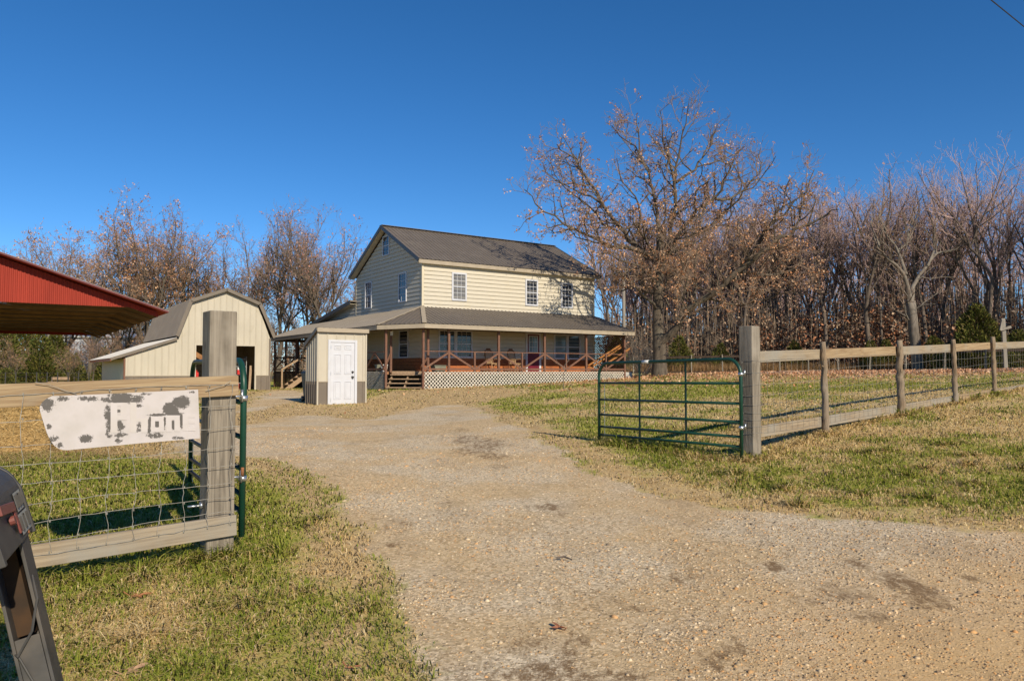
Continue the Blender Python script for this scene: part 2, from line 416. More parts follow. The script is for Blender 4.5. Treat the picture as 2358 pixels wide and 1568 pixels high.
def masks(x, y):
    r = np.hypot(x, y)
    dg = np.maximum(sdist(DRIVE, x, y), sdist(YARD, x, y))
    wob = (vnoise(x, y, .9, 3) - .5) * .9 + (vnoise(x, y, 4, 5) - .5) * .25
    soft = .22 + .012 * r
    grav = np.clip(.5 + (dg + wob * (.5 + .02 * r)) / (2 * soft), 0, 1)
    sand = np.clip(.5 + (sdist(SANDY, x, y) + wob * .8) / .9, 0, 1)
    edge = np.clip(1 - np.abs(dg + .25 + wob * .6) / .75, 0, 1) * (dg < .3)      # trampled dry border
    dirt = np.clip((x * .55 - (y - 4.6)) / 2.2, 0, 1) * np.clip((x - .2) / 1.5, 0, 1)  # tan lane dirt, towards the road
    stain = np.clip((vnoise(x, y, 1.1, 66, 3) - .52) * 2.2, 0, .34) + .26 * np.exp(-((x - .2) ** 2 / 1.2 + (y - 3.1) ** 2 / .8))
    for (sx, sy, rx, ry, k) in _st:
        q = ((x - sx) / rx) ** 2 + ((y - sy) / ry) ** 2
        stain = np.maximum(stain, k * np.clip(1.25 - q, 0, 1))
    lit = np.clip(1 - np.hypot((x - 19) / 13, (y - 38) / 9), 0, 1) * 1.3
    lit = np.maximum(lit, np.clip(1 - np.hypot((x - 9.5) / 9, (y - 44) / 6), 0, 1))
    return grav, np.maximum(sand, edge * .85), dirt, stain, np.clip(lit, 0, 1)
def straw_amount(x, y, sand):
    """0 = green turf, 1 = dry straw"""
    n = .55 * vnoise(x, y, .55, 21, 3) + .45 * vnoise(x, y, 2.6, 33, 3)
    n = n + .16 * (vnoise(x, y, .17, 44, 2) - .5) * 2
    base = np.where(y < 6.3, .015, 0) * (x < -.0) + np.where((x > 1) & (y < 11), .05, 0) - np.where((x < -1.2) & (y > 5.6) & (y < 10.5), .10, 0)
    near = np.exp(-((x + .75) ** 2 / .7 + (y - 3.2) ** 2 / 1.6)) * -.30
    return np.clip((n + base + near - .43) / .20 + sand * 1.2, 0, 1)

def axis_grid(lo, hi, step, far, grow=1.09):
    a = list(np.arange(lo, hi + 1e-6, step)); d = step
    while a[-1] < far: d *= grow; a.append(a[-1] + d)
    d = step; b = []
    x = lo
    while x > -far: d *= grow; x -= d; b.append(x)
    return np.array(b[::-1] + a)
gx = axis_grid(-6, 8, .075, 420); gy = axis_grid(2.0, 13.5, .085, 420)
GX, GY = np.meshgrid(gx, gy)
gr, sa, di, stn, lt = masks(GX, GY)
GZ = ground(GX, GY) + (vnoise(GX, GY, 1.7, 9) - .5) * .035 * (1 - gr)
sw = straw_amount(GX, GY, sa)
verts = np.c_[GX.ravel(), GY.ravel(), GZ.ravel()]
nx, ny = len(gx), len(gy)
ii = np.arange(nx * ny).reshape(ny, nx)
quads = np.stack([ii[:-1, :-1], ii[:-1, 1:], ii[1:, 1:], ii[1:, :-1]], -1).reshape(-1, 4)
isg = (gr.ravel()[quads].mean(1) > .5)

def ground_material():
    m, nt, b = nodes_of("ground_surface")
    b.inputs["Roughness"].default_value = .95; b.inputs["Specular IOR Level"].default_value = .1
    def attr(n): 
        a = nd(nt, "ShaderNodeAttribute", attribute_name=n); return a.outputs["Fac"]
    P = coords(nt, (1, 1, 1))
    n_f = noise(nt, P, 26, 4, .7); n_m = noise(nt, P, 3.5, 5, .65); n_b = noise(nt, P, .5, 4, .6)
    vs = coords(nt, (1, .45, 1))
    n_s = noise(nt, vs, 60, 3, .7)
    # turf
    green = mixc(nt, ramp(nt, n_f, .35, .7), (.25, .265, .042), (.38, .36, .075))
    straw = mixc(nt, ramp(nt, n_s, .35, .7), (.48, .34, .165), (.66, .49, .255))
    sf = math_(nt, 'ADD', attr("straw"), math_(nt, 'MULTIPLY', math_(nt, 'SUBTRACT', n_m, .5), 1.6), True)
    turf = mixc(nt, sf, green, straw)
    sand = mixc(nt, ramp(nt, n_m, .35, .7), (.54, .385, .195), (.44, .30, .15))
    sm = ramp(nt, math_(nt, 'ADD', attr("sand"), math_(nt, 'MULTIPLY', math_(nt, 'SUBTRACT', n_m, .5), .9)), .42, .8)
    turf = mixc(nt, sm, turf, sand)
    # fallen leaves, far lawn
    vo = nd(nt, "ShaderNodeTexVoronoi"); vo.inputs["Scale"].default_value = 9; nt.links.new(P, vo.inputs["Vector"])
    lf = ramp(nt, math_(nt, 'ADD', math_(nt, 'ADD', attr("litter"), math_(nt, 'MULTIPLY', n_m, .5)), math_(nt, 'MULTIPLY', vo.outputs["Distance"], -.55)), .42, .62)
    hs = nd(nt, "ShaderNodeSeparateColor"); nt.links.new(vo.outputs["Color"], hs.inputs[0])
    lc = mixc(nt, hs.outputs[0], (.30, .14, .075), (.52, .30, .18))
    turf = mixc(nt, lf, turf, lc)
    # gravel: two sizes of stone in fine dust
    v1 = nd(nt, "ShaderNodeTexVoronoi"); v1.inputs["Scale"].default_value = 62; nt.links.new(P, v1.inputs["Vector"])
    v2 = nd(nt, "ShaderNodeTexVoronoi"); v2.inputs["Scale"].default_value = 27; nt.links.new(P, v2.inputs["Vector"])
    s1 = nd(nt, "ShaderNodeSeparateColor"); nt.links.new(v1.outputs["Color"], s1.inputs[0])
    s2 = nd(nt, "ShaderNodeSeparateColor"); nt.links.new(v2.outputs["Color"], s2.inputs[0])
    g1 = mixc(nt, s1.outputs[0], (.29, .20, .10), (.86, .65, .40))
    g1 = mixc(nt, ramp(nt, s1.outputs[1], .82, .95), g1, (.50, .32, .16))
    g2 = mixc(nt, s2.outputs[0], (.34, .24, .13), (.82, .63, .40))
    stone = mixc(nt, ramp(nt, math_(nt, 'ADD', v2.outputs["Distance"], math_(nt, 'MULTIPLY', s2.outputs[2], .5)), .62, .5), g1, g2)
    dust = mixc(nt, n_f, (.58, .42, .23), (.72, .53, .30))
    cov = ramp(nt, math_(nt, 'ADD', n_m, math_(nt, 'MULTIPLY', n_b, .6)), .62, .95)
    grav = mixc(nt, math_(nt, 'MULTIPLY', cov, .60), stone, dust)
    fresh = ramp(nt, noise(nt, P, .55, 3, .6), .44, .56)
    grav = mixc(nt, math_(nt, 'MULTIPLY', fresh, .8), grav, mixc(nt, s1.outputs[0], (.32, .255, .17), (.90, .75, .54)))
    dd = ramp(nt, math_(nt, 'ADD', attr("dirt"), math_(nt, 'MULTIPLY', math_(nt, 'SUBTRACT', n_m, .5), .7)), .2, .9)
    ddc = mixc(nt, n_f, (.60, .38, .165), (.74, .485, .23))
    grav = mixc(nt, math_(nt, 'MULTIPLY', dd, .72), grav, ddc)
    sm2 = ramp(nt, math_(nt, 'ADD', math_(nt, 'MULTIPLY', attr("stain"), .8), math_(nt, 'ADD', math_(nt, 'MULTIPLY', math_(nt, 'SUBTRACT', noise(nt, vs, 14, 6, .8), .5), 3.4), math_(nt, 'MULTIPLY', math_(nt, 'SUBTRACT', noise(nt, P, 70, 3, .8), .5), 1.2))), .38, .88)
    grav = mixc(nt, math_(nt, 'MULTIPLY', sm2, .88), grav, mixc(nt, n_f, (.15, .088, .042), (.25, .155, .078)))
    n_c = noise(nt, coords(nt, (1, .6, 1)), 1.7, 6, .72)
    grav = mixc(nt, math_(nt, 'MULTIPLY', ramp(nt, n_c, .50, .72), .5), grav, (.30, .205, .115))
    n_d = noise(nt, P, 46, 3, .8)
    grav = mixc(nt, math_(nt, 'MULTIPLY', ramp(nt, n_d, .56, .70), .45), grav, (.17, .115, .065))
    gm = ramp(nt, math_(nt, 'ADD', attr("gravel"), math_(nt, 'MULTIPLY', math_(nt, 'SUBTRACT', n_m, .5), .8)), .4, .62)
    nt.links.new(mixc(nt, gm, turf, grav), b.inputs["Base Color"])
    hg = math_(nt, 'MULTIPLY', math_(nt, 'ADD', math_(nt, 'MULTIPLY', s1.outputs[2], .5), math_(nt, 'MULTIPLY', noise(nt, P, 85, 3, .7), 1.2)), gm)
    hgr = math_(nt, 'MULTIPLY', n_s, math_(nt, 'SUBTRACT', 1.0, gm))
    bumpn(nt, b, math_(nt, 'ADD', hg, math_(nt, 'ADD', hgr, math_(nt, 'MULTIPLY', n_f, .5))), .8, .008)
    return m
M['ground'] = ground_material()
def ground_obj(name, sel):
    q = quads[sel]; used = np.unique(q); remap = -np.ones(len(verts), np.int64); remap[used] = np.arange(len(used))
    o = np_mesh(name, verts[used], remap[q], M['ground'], smooth=True)
    for an, arr in (("gravel", gr), ("straw", sw), ("sand", sa), ("dirt", di), ("stain", stn), ("litter", lt)):
        a = o.data.attributes.new(an, 'FLOAT', 'POINT'); a.data.foreach_set("value", arr.ravel()[used].astype(np.float32))
    return tag(o, kind="structure")
tag(ground_obj("lawn", ~isg), "dry winter lawn with green and straw coloured patches", "lawn")
tag(ground_obj("gravel_driveway", isg), "pale gravel driveway running through the open gate to the house", "driveway")

# ------------------------------------------------------------------ sheet builders
def ribbed(m, O, ea, eb, en, a0, a1, lo, hi, pitch=.23, rw=.045, rh=.022, breaks=()):
    """a metal sheet with raised ribs: points O + a*ea + b*eb + o*en, b between lo(a) and hi(a)"""
    O, ea, eb, en = Vector(O), Vector(ea), Vector(eb), Vector(en)
    cuts = []
    k = math.floor(a0 / pitch) - 1
    while k * pitch < a1 + pitch:
        c = k * pitch
        cuts += [(c, 0), (c + rw * .25, rh), (c + rw * .75, rh), (c + rw, 0)]
        k += 1
    def off(a):
        ph = (a / pitch - math.floor(a / pitch)) * pitch
        if ph < rw * .25: return rh * ph / (rw * .25)
        if ph < rw * .75: return rh
        if ph < rw: return rh * (rw - ph) / (rw * .25)
        return 0.0
    aa = sorted(set([round(a0, 5), round(a1, 5)] + [round(c, 5) for c, _ in cuts if a0 < c < a1] + [round(x, 5) for x in breaks if a0 < x < a1]))
    for p, q in zip(aa[:-1], aa[1:]):
        if q - p < 1e-4: continue
        l1, l2, h1, h2 = lo(p), lo(q), hi(p), hi(q)
        if h1 - l1 < 1e-4 and h2 - l2 < 1e-4: continue
        f = lambda a, b: O + ea * a + eb * b + en * off(a)
        m.quad(f(p, l1), f(q, l2), f(q, max(h2, l2)), f(p, max(h1, l1)))
    return m
def siding(m, O, ea, en, z0, z1, lo, hi, course=.205, lip=.046):
    """lapped boards: O + a*ea + z*Z + out*en ; lo/hi(z) give the a-range at height z"""
    O, ea, en = Vector(O), Vector(ea), Vector(en)
    z = z0
    f = lambda a, z_, o: O + ea * a + Vector((0, 0, z_)) + en * o
    while z < z1 - 1e-3:
        zt = min(z + course, z1)
        prof = [(z, 0.004), (z, lip), (z + (zt - z) * .78, lip * .72), (z + (zt - z) * .86, .006), (zt, .004)]
        for (za, oa), (zb, ob) in zip(prof[:-1], prof[1:]):
            la, ha, lb, hb = lo(za), hi(za), lo(zb), hi(zb)
            if ha - la < .01: continue
            m.quad(f(la, za, oa), f(ha, za, oa), f(max(hb, lb), zb, ob), f(lb, zb, ob))
        z = zt
    return m
def lattice(m, O, ea, L, z0, z1, strip=.045, gap=.105, en=None, th=.012):
    """crossed diagonal laths in the rectangle a 0..L, z z0..z1"""
    O, ea = Vector(O), Vector(ea); en = Vector(en); H = z1 - z0
    Zv = Vector((0, 0, 1)); st = gap * math.sqrt(2)
    for sgn, o in ((1, th), (-1, 0)):
        c = -H
        while c < L + H:
            a0, b0, a1, b1 = (c, 0, c + H, H) if sgn > 0 else (c, H, c + H, 0)
            # clip to 0..L
            def cl(a, b, a2, b2):
                t0 = 0 if a >= 0 else (0 - a) / (a2 - a)
                t1 = 1 if a2 <= L else (L - a) / (a2 - a)
                return t0, t1
            t0, t1 = cl(a0, b0, a1, b1)
            if t1 - t0 > .02:
                p = O + ea * (a0 + (a1 - a0) * t0) + Zv * (z0 + b0 + (b1 - b0) * t0) + en * o
                q = O + ea * (a0 + (a1 - a0) * t1) + Zv * (z0 + b0 + (b1 - b0) * t1) + en * o
                m.bar(p, q, th, strip, up=en.cross(q - p))
            c += st
    return m

def window(parent, O, ea, en, a0, a1, z0, z1, dz, cols=3, rows=4, fr=.07, paneM='glass', low=None, fm='white'):
    """a sash window: frame (mesh) > pane, muntin"""
    O, ea, en = Vector(O), Vector(ea), Vector(en)
    f = lambda a, z, o: O + ea * a + Vector((0, 0, z)) + en * o
    def bx(m, a, b, c, d, o0, o1):
        vs = [f(a, c, o0), f(b, c, o0), f(b, d, o0), f(a, d, o0), f(a, c, o1), f(b, c, o1), f(b, d, o1), f(a, d, o1)]
        m.add(vs, [(0,3,2,1),(4,5,6,7),(0,1,5,4),(1,2,6,5),(2,3,7,6),(3,0,4,7)])
    m = MB()
    bx(m, a0, a0 + fr, z0, z1, .0, .085); bx(m, a1 - fr, a1, z0, z1, .0, .085)
    bx(m, a0 + fr, a1 - fr, z1 - fr, z1, .0, .082); bx(m, a0 + fr, a1 - fr, z0, z0 + fr, .0, .082)
    w = m.build("window", M[fm], parent, dz=dz)
    p = MB(); p.quad(f(a0 + fr, z0 + fr, .045), f(a1 - fr, z0 + fr, .045), f(a1 - fr, z1 - fr, .045), f(a0 + fr, z1 - fr, .045))
    p.build("pane", M[paneM], w, dz=dz)
    g = MB(); zm = (z0 + z1) / 2
    bx(g, a0 + fr, a1 - fr, zm - .025, zm + .025, .03, .068)
    for i in range(1, cols):
        a = a0 + fr + (a1 - a0 - 2 * fr) * i / cols
        bx(g, a - .008, a + .008, z0 + fr, zm - .026, .03, .056); bx(g, a - .008, a + .008, zm + .026, z1 - fr, .03, .056)
    for i in range(1, rows):
        z = z0 + fr + (z1 - z0 - 2 * fr) * i / rows
        if abs(z - zm) > .04: bx(g, a0 + fr, a1 - fr, z - .008, z + .008, .032, .058)
    g.build("muntin", M[fm], w, dz=dz)
    return w

# ------------------------------------------------------------------ farmhouse
ZH = .95                                     # height of the eye line above the farmhouse's local origin
ROT = math.atan2(U.y, U.x)
house = thing("farmhouse", "cream two-storey farmhouse with brown metal roof and wraparound porch", "house",
              (A0.x, A0.y, EYE - ZH), ROT)
X_, Y_, Z_ = Vector((1, 0, 0)), Vector((0, 1, 0)), Vector((0, 0, 1))
HW, HD, RIDGE, EAVE = 10.95, 8.2, 7.72, 5.42
slope = (RIDGE - EAVE) / (HD / 2 + .28)
# front wall: siding above the porch roof and behind the porch, logs below
m = MB(); siding(m, (0, 0, 0), X_, -Y_, .60, 5.27, lambda z: 0, lambda z: HW)
m.build("front_wall", M['siding'], house, dz=ZH)
def gl(z): return 0.0 if z < 5.25 else (z - 5.25) / slope
def gh(z): return HD if z < 5.25 else HD - (z - 5.25) / slope
m = MB(); siding(m, (0, 0, 0), Y_, -X_, .62, 7.45, gl, gh)
m.build("gable_wall", M['siding'], house, dz=ZH)
m = MB(); m.quad((HW, 0, -.6), (HW, HD, -.6), (HW, HD, 5.25), (HW, 0, 5.25)); m.add([(HW, 0, 5.25), (HW, HD, 5.25), (HW, HD / 2, 7.5)], [(0, 1, 2)])
m.quad((0, HD, -.6), (HW, HD, -.6), (HW, HD, 5.25), (0, HD, 5.25))
m.build("rear_wall", M['siding'], house, dz=ZH)
m = MB(); siding(m, (0, 0, 0), X_, -Y_, -.05, .60, lambda z: 0, lambda z: HW, .163, .05); m.build("log_wainscot", M['logs'], house, dz=ZH)
m = MB(); siding(m, (0, 0, 0), Y_, -X_, -.05, .62, lambda z: 0, lambda z: 14.5, .163, .05); m.build("log_wainscot", M['logs'], house, dz=ZH)
for (x, y) in ((0, 0), (HW, 0)):
    m = MB(); m.box(x - .055, x + .055, y - .055, y + .055, .6, 5.27); m.build("corner_trim", M['trim'], house, dz=ZH)
m = MB(); m.box(-.05, .05, HD - .06, HD + .04, 3.2, 5.2); m.build("corner_trim", M['trim'], house, dz=ZH)
# main roof
GO = .36
yo = .28
for sgn in (1, -1):
    m = MB()
    eb = Vector((0, sgn * 1.0, slope)); O = (-GO, -yo if sgn > 0 else HD + yo, EAVE)
    en = Vector((0, -sgn * slope, 1)).normalized()
    ribbed(m, O, X_, eb, en, 0, HW + 2 * GO, lambda a: 0, lambda a: HD / 2 + yo, .23, .05, .028)
    # underside
    a, b = Vector(O) - en * .07, Vector(O) + X_ * (HW + 2 * GO) - en * .07
    m.quad(a, b, b + eb * (HD / 2 + yo), a + eb * (HD / 2 + yo))
    m.build("roof", M['roof'], house, dz=ZH)
m = MB(); m.bar((-GO - .01, HD / 2, RIDGE + .015), (HW + GO + .01, HD / 2, RIDGE + .015), .36, .02); m.build("ridge_cap", M['roof'], house, dz=ZH)
m = MB(); m.box(-GO + .04, HW + GO - .04, -yo + .02, -yo + .05, EAVE - .21, EAVE - .025); m.build("eave_fascia", M['fascia'], house, dz=ZH)
m = MB(); m.box(-GO + .04, HW + GO - .04, -yo + .051, -.04, EAVE - .20, EAVE - .18); m.build("soffit", M['trim'], house, dz=ZH)
for x in (-GO - .012, HW + GO + .012):
    for sgn in (1, -1):
        m = MB()
        y0 = -yo if sgn > 0 else HD + yo
        m.bar((x, y0 - sgn * .02, EAVE - .075), (x, HD / 2, RIDGE - .075), .02, .19, up=Z_)
        m.build("rake_trim", M['darktrim'], house, dz=ZH)
for sgn in (1, -1):                         # pale boards under the gable overhang
    m = MB(); y0 = -yo + .05 if sgn > 0 else HD + yo - .05
    m.bar((-GO / 2 - .01, y0, EAVE - .14), (-GO / 2 - .01, HD / 2 - sgn * .02, RIDGE - .15), GO - .06, .02, up=Vector((0, -sgn * slope, 1)))
    m.build("gable_soffit", M['trim'], house, dz=ZH)
# rear addition
m = MB()
def ah(z): return 14.4 if z < 2.9 else HD + (14.4 - HD) * max(0, (3.85 - z)) / .95
siding(m, (0, 0, 0), Y_, -X_, .62, 3.8, lambda z: HD, ah)
m.build("addition_wall", M['siding'], house, dz=ZH)
m = MB(); m.quad((0, 14.4, -.6), (HW, 14.4, -.6), (HW, 14.4, 2.95), (0, 14.4, 2.95)); m.quad((HW, HD, -.6), (HW, 14.4, -.6), (HW, 14.4, 2.95), (HW, HD, 3.8)); m.build("addition_wall", M['siding'], house, dz=ZH)
m = MB(); m.bar((HW / 2 - .1, HD - .15, 4.0), (HW / 2 - .1, 14.8, 2.97), HW + .7, .09, up=Z_); m.build("addition_roof", M['roof'], house, dz=ZH)
m = MB(); m.bar((-.47, HD - .2, 3.93), (-.47, 14.85, 2.9), .025, .22, up=Z_); m.build("rake_trim", M['darktrim'], house, dz=ZH)
m = MB(); m.bar((-.24, HD + .03, 3.84), (-.24, 14.8, 2.82), .44, .02, up=Z_); m.build("addition_soffit", M['trim'], house, dz=ZH)
# porch roof: front, corner facet, side
PT, PE, PO = 3.12, 2.10, 2.9
kf = (PT - PE) / PO
def hipcap(a, b):
    m = MB(); m.bar(a, b, .2, .03, up=Z_); m.build("hip_cap", M['fascia'], house, dz=ZH)
m = MB()
enf = Vector((0, -kf, 1)).normalized()
# front plane: a along x, b from eave upward (y from -PO to 0)
ribbed(m, (0, -PO, PE), X_, Vector((0, 1, kf)), enf, -1.4, 11.42, lambda a: 0,
       lambda a: PO if 0 <= a <= 11.0 else (PO * (1 + a / 1.4) if a < 0 else PO * (11.42 - a) / .42), .23, .05, .028, breaks=(0, 11.0))
m.build("porch_roof", M['roof'], house, dz=ZH)
m = MB(); ksd = (PT - 2.05) / PO
ens = Vector((-ksd, 0, 1)).normalized()
ribbed(m, (-PO, 0, 2.05), Y_, Vector((1, 0, ksd)), ens, -1.15, 15.6, lambda a: 0,
       lambda a: PO if a >= 0 else PO * (1 + a / 1.15), .23, .05, .028, breaks=(0,))
m.build("porch_roof", M['roof'], house, dz=ZH)
m = MB()
p1, p2, p3 = Vector((-1.4, -PO, PE)), Vector((-PO, -1.15, 2.05)), Vector((0, 0, PT))
ax = (p2 - p1); La = ax.length; ax.normalize(); mid = (p1 + p2) / 2; up_ = (p3 - p1) - ax * (p3 - p1).dot(ax); Hb = up_.length; up_.normalize(); ap = (p3 - p1).dot(ax)
enc = up_.cross(ax).normalized()
if enc.z < 0: enc = -enc
ribbed(m, p1, ax, up_, enc, 0, La, lambda a: 0, lambda a: Hb * (a / ap if a < ap else (La - a) / (La - ap)), .23, .05, .028, breaks=(ap,))
m.build("porch_roof", M['roof'], house, dz=ZH)
hipcap(p1 + Z_ * .035, p3 + Z_ * .035); hipcap(p2 + Z_ * .035, p3 + Z_ * .035)
m = MB()
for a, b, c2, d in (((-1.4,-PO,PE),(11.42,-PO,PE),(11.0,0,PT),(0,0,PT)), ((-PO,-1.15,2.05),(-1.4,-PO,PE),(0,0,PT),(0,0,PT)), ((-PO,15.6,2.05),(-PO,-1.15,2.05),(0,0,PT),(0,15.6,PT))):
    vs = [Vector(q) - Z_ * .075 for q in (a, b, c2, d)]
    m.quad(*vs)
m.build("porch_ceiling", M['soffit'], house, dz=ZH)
for a, b in (((-1.4,-PO+.02,PE-.115),(11.4,-PO+.02,PE-.115)), ((-1.4,-PO+.02,PE-.115),(-PO+.02,-1.15,2.05-.11)), ((-PO+.02,-1.15,2.05-.115),(-PO+.02,15.6,2.05-.115)), ((11.42,-PO+.03,PE-.10),(11.0,.0,PT-.10))):
    m = MB(); m.bar(a, b, .03, .19, up=Z_); m.build("porch_fascia", M['fascia'], house, dz=ZH)
for a, b in (((-1.15,-2.5,1.95),(11.1,-2.5,1.95)), ((-2.5,-1.1,1.92),(-2.5,15.4,1.92)), ((-1.15,-2.5,1.94),(-2.5,-1.1,1.93)), ((-2.5,15.4,1.92),(.6,15.4,1.92))):
    m = MB(); m.bar(a, b, .07, .18, up=Z_); m.build("porch_beam", M['soffit'], house, dz=ZH)
# deck
m = MB(); th = -.05
m.prism([(-.72,-2.0),(-.55,-2.45),(10.98,-2.45),(10.98,0),(0,0),(0,14.5),(0,15.4),(-2.45,15.4),(-2.45,-.55),(-2.0,-.62)], lambda p: (p[0], p[1], th), lambda p: (p[0], p[1], th - .13))
m.build("deck", M['deck'], house, dz=ZH)
# lattice skirts
m = MB(); lattice(m, (-1.2, -2.5, 0), X_, 12.2, -1.1, -.06, strip=.036, gap=.125, en=-Y_); m.build("lattice_skirt", M['lattice'], house, dz=ZH)
m = MB(); lattice(m, (-2.5, -1.2, 0), Y_, 10.8, -1.2, -.06, en=-X_); m.build("lattice_skirt", M['latticegrey'], house, dz=ZH)
m = MB(); lattice(m, (-2.5, 10.9, 0), Y_, 4.6, -1.25, -.06, strip=.05, en=-X_); m.build("lattice_skirt", M['latticebrown'], house, dz=ZH)
m = MB(); lattice(m, (11.0, -2.5, 0), Y_, 2.5, -.06, 1.9, strip=.05, gap=.10, en=X_); m.build("lattice_screen", M['latticebrown'], house, dz=ZH)
m = MB(); m.quad((-.4,-1.6,-1.3),(11,-1.6,-1.3),(11,-1.6,-.1),(-.4,-1.6,-.1)); m.quad((-1.5,-.4,-1.3),(-1.5,15,-1.3),(-1.5,15,-.1),(-1.5,-.4,-.1)); m.quad((-1.5,-.4,-1.3),(-.4,-1.6,-1.3),(-.4,-1.6,-.1),(-1.5,-.4,-.1)); m.build("crawl_space_shade_sheet", M['under'], house, dz=ZH)  # dark sheets added behind the lattice in place of under-deck shade
m = MB(); m.box(-1.22, 11.0, -2.47, -2.43, -.2, -.062); m.build("rim_board", M['redwood'], house, dz=ZH)
# posts, rails, braces
PX = [-1.25, .07, 2.81, 5.57, 8.29, 11.0]; MX = [1.46, 4.19, 6.95, 9.66]
def post(x, y, z0=-.05, z1=1.9, w=.10, mm='redwood', nm="porch_post"):
    m = MB(); m.box(x - w/2, x + w/2, y - w/2, y + w/2, z0, z1); return m.build(nm, M[mm], house, dz=ZH, bevel=.006)
for i, x in enumerate(PX): post(x, -2.5, -1.1 if i in (0, 5) else -.05, 1.93, .10)
for x in MX: post(x, -2.5, -.05, .87, .08, nm="rail_post")
post(-.77, -2.05, -.1, 1.98); post(-2.0, -.72, -.1, 1.98); post(-2.48, -1.22, -1.15, 1.9)
post(-2.5, .95, -.05, .85, .08, nm="rail_post")
for y in (3.2, 5.9, 8.6, 11.2, 13.2, 15.4): post(-2.5, y, -1.2, 1.86)
for x in (-1.0, .6): post(x, 15.4, -1.2, 1.86)
def bar(nm, a, b, w, h, mm='redwood', up=Z_):
    m = MB(); m.bar(a, b, w, h, up=up); return m.build(nm, M[mm], house, dz=ZH)
for a, b in zip(PX[:-1], PX[1:]):
    bar("handrail", (a + .05, -2.5, .87), (b - .05, -2.5, .87), .09, .04)
    bar("bottom_rail", (a + .05, -2.5, .06), (b - .05, -2.5, .06), .04, .08)
vv = [(-1.2, 0), (.02, 1), (.12, 1), (1.42, 0), (1.50, 0), (2.76, 1), (2.86, 1), (4.15, 0), (4.23, 0), (5.52, 1), (5.62, 1), (6.91, 0), (6.99, 0), (8.24, 1), (8.34, 1), (9.62, 0), (9.70, 0), (10.95, 1)]
for (a, za), (b, zb) in zip(vv[::2], vv[1::2]):
    bar("brace", (a, -2.52, .08 + za * .72), (b, -2.52, .08 + zb * .72), .045, .085, up=Z_)
ys = [-1.17, .95, 3.2, 5.9, 8.6]
for a, b in zip(ys[:-1], ys[1:]):
    bar("handrail", (-2.5, a + .05, .85), (-2.5, b - .05, .85), .09, .04); bar("bottom_rail", (-2.5, a + .05, .06), (-2.5, b - .05, .06), .04, .08)
    bar("brace", (-2.52, a + .05, .1), (-2.52, (a + b) / 2, .8), .045, .085); bar("brace", (-2.52, (a + b) / 2 + .05, .8), (-2.52, b - .05, .1), .045, .085)
for a, b in ((11.2, 13.2), (13.2, 15.4)):
    bar("handrail", (-2.5, a + .05, .82), (-2.5, b - .05, .82), .09, .04); bar("brace", (-2.52, a + .05, .8), (-2.52, b - .05, .05), .045, .085); bar("bottom_rail", (-2.5, a + .05, .06), (-2.5, b - .05, .06), .04, .08)
for a, b in ((-2.5, -1.0), (-1.0, .6)):
    bar("handrail", (a + .05, 15.4, .82), (b - .05, 15.4, .82), .04, .09); bar("brace", (a + .05, 15.4, .8), (b - .05, 15.4, .05), .085, .045); bar("bottom_rail", (a + .05, 15.4, .06), (b - .05, 15.4, .06), .08, .04)
# corner steps between the two chamfer posts
q1, q2 = Vector((-1.25, -2.5, 0)), Vector((-2.48, -1.22, 0)); wd = (q2 - q1).normalized(); inn = Vector((wd.y, -wd.x, 0))
if inn.x < 0: inn = -inn
for k in range(4):
    zc = -.20 - .19 * k; b0 = .52 - .18 * k
    a = q1 + wd * .06 + inn * b0; b = q2 - wd * .06 + inn * b0
    bar("step", a + Z_ * zc, b + Z_ * zc, .24, .045, 'stairwood')
for t in (.08, .9, 1.68):
    p = q1 + wd * t
    bar("stringer", p + inn * .60 + Z_ * -.28, p - inn * .14 + Z_ * -1.02, .05, .16, 'stairwood')
bar("step_board", q1 + wd * .07 + inn * .60 + Z_ * -.10, q2 - wd * .07 + inn * .60 + Z_ * -.10, .04, .14, 'stairwood')
bar("stair_handrail", Vector((-2.0, -.72, .78)), q2 + Z_ * .0 - inn * .22 + Z_ * .02, .045, .09, 'redwood')
bar("stair_handrail", Vector((-.77, -2.05, .60)), q1 - inn * .22 + Z_ * .18, .045, .09, 'redwood')
# breezeway stairs at the side
for k in range(4):
    x = -2.65 - .27 * k; zc = -.22 - .2 * k
    bar("step", (x, 9.2, zc), (x, 10.15, zc), .28, .045, 'stairwood')
for y in (9.2, 10.15): bar("stringer", (-2.5, y, -.22), (-3.75, y, -1.12), .05, .24, 'stairwood')
post(-3.65, 10.2, -1.25, .1, .09, 'stairwood', "stair_post"); bar("stair_handrail", (-3.65, 10.2, .06), (-2.55, 10.2, .72), .045, .10, 'stairwood')
# front door
m = MB()
m.box(6.16, 6.28, -.075, .02, -.05, 2.04); m.box(7.05, 7.17, -.075, .02, -.05, 2.04); m.box(6.28, 7.05, -.072, .02, 1.93, 2.04)
dfr = m.build("front_door", M['white'], house, dz=ZH)
m = MB(); m.box(6.28, 7.05, -.058, -.01, -.04, 1.93)
for (a, b, c2, d) in ((6.36, 6.63, .1, .75), (6.70, 6.97, .1, .75)): m.box(a, b, -.066, -.057, c2, d)
m.build("door_leaf", M['maroon'], dfr, dz=ZH)
m = MB(); m.box(6.36, 6.97, -.069, -.058, .92, 1.86); m.build("glass_frame", M['white'], dfr, dz=ZH)
m = MB(); m.quad((6.41, -.073, .97), (6.92, -.073, .97), (6.92, -.073, 1.81), (6.41, -.073, 1.81)); m.build("door_glass", M['blueglass'], dfr, dz=ZH)
m = MB()
for a in (6.58, 6.75): m.box(a - .01, a + .01, -.08, -.072, .97, 1.81)
for z in (1.25, 1.53): m.box(6.41, 6.92, -.081, -.073, z - .01, z + .01)
m.build("muntin", M['white'], dfr, dz=ZH)
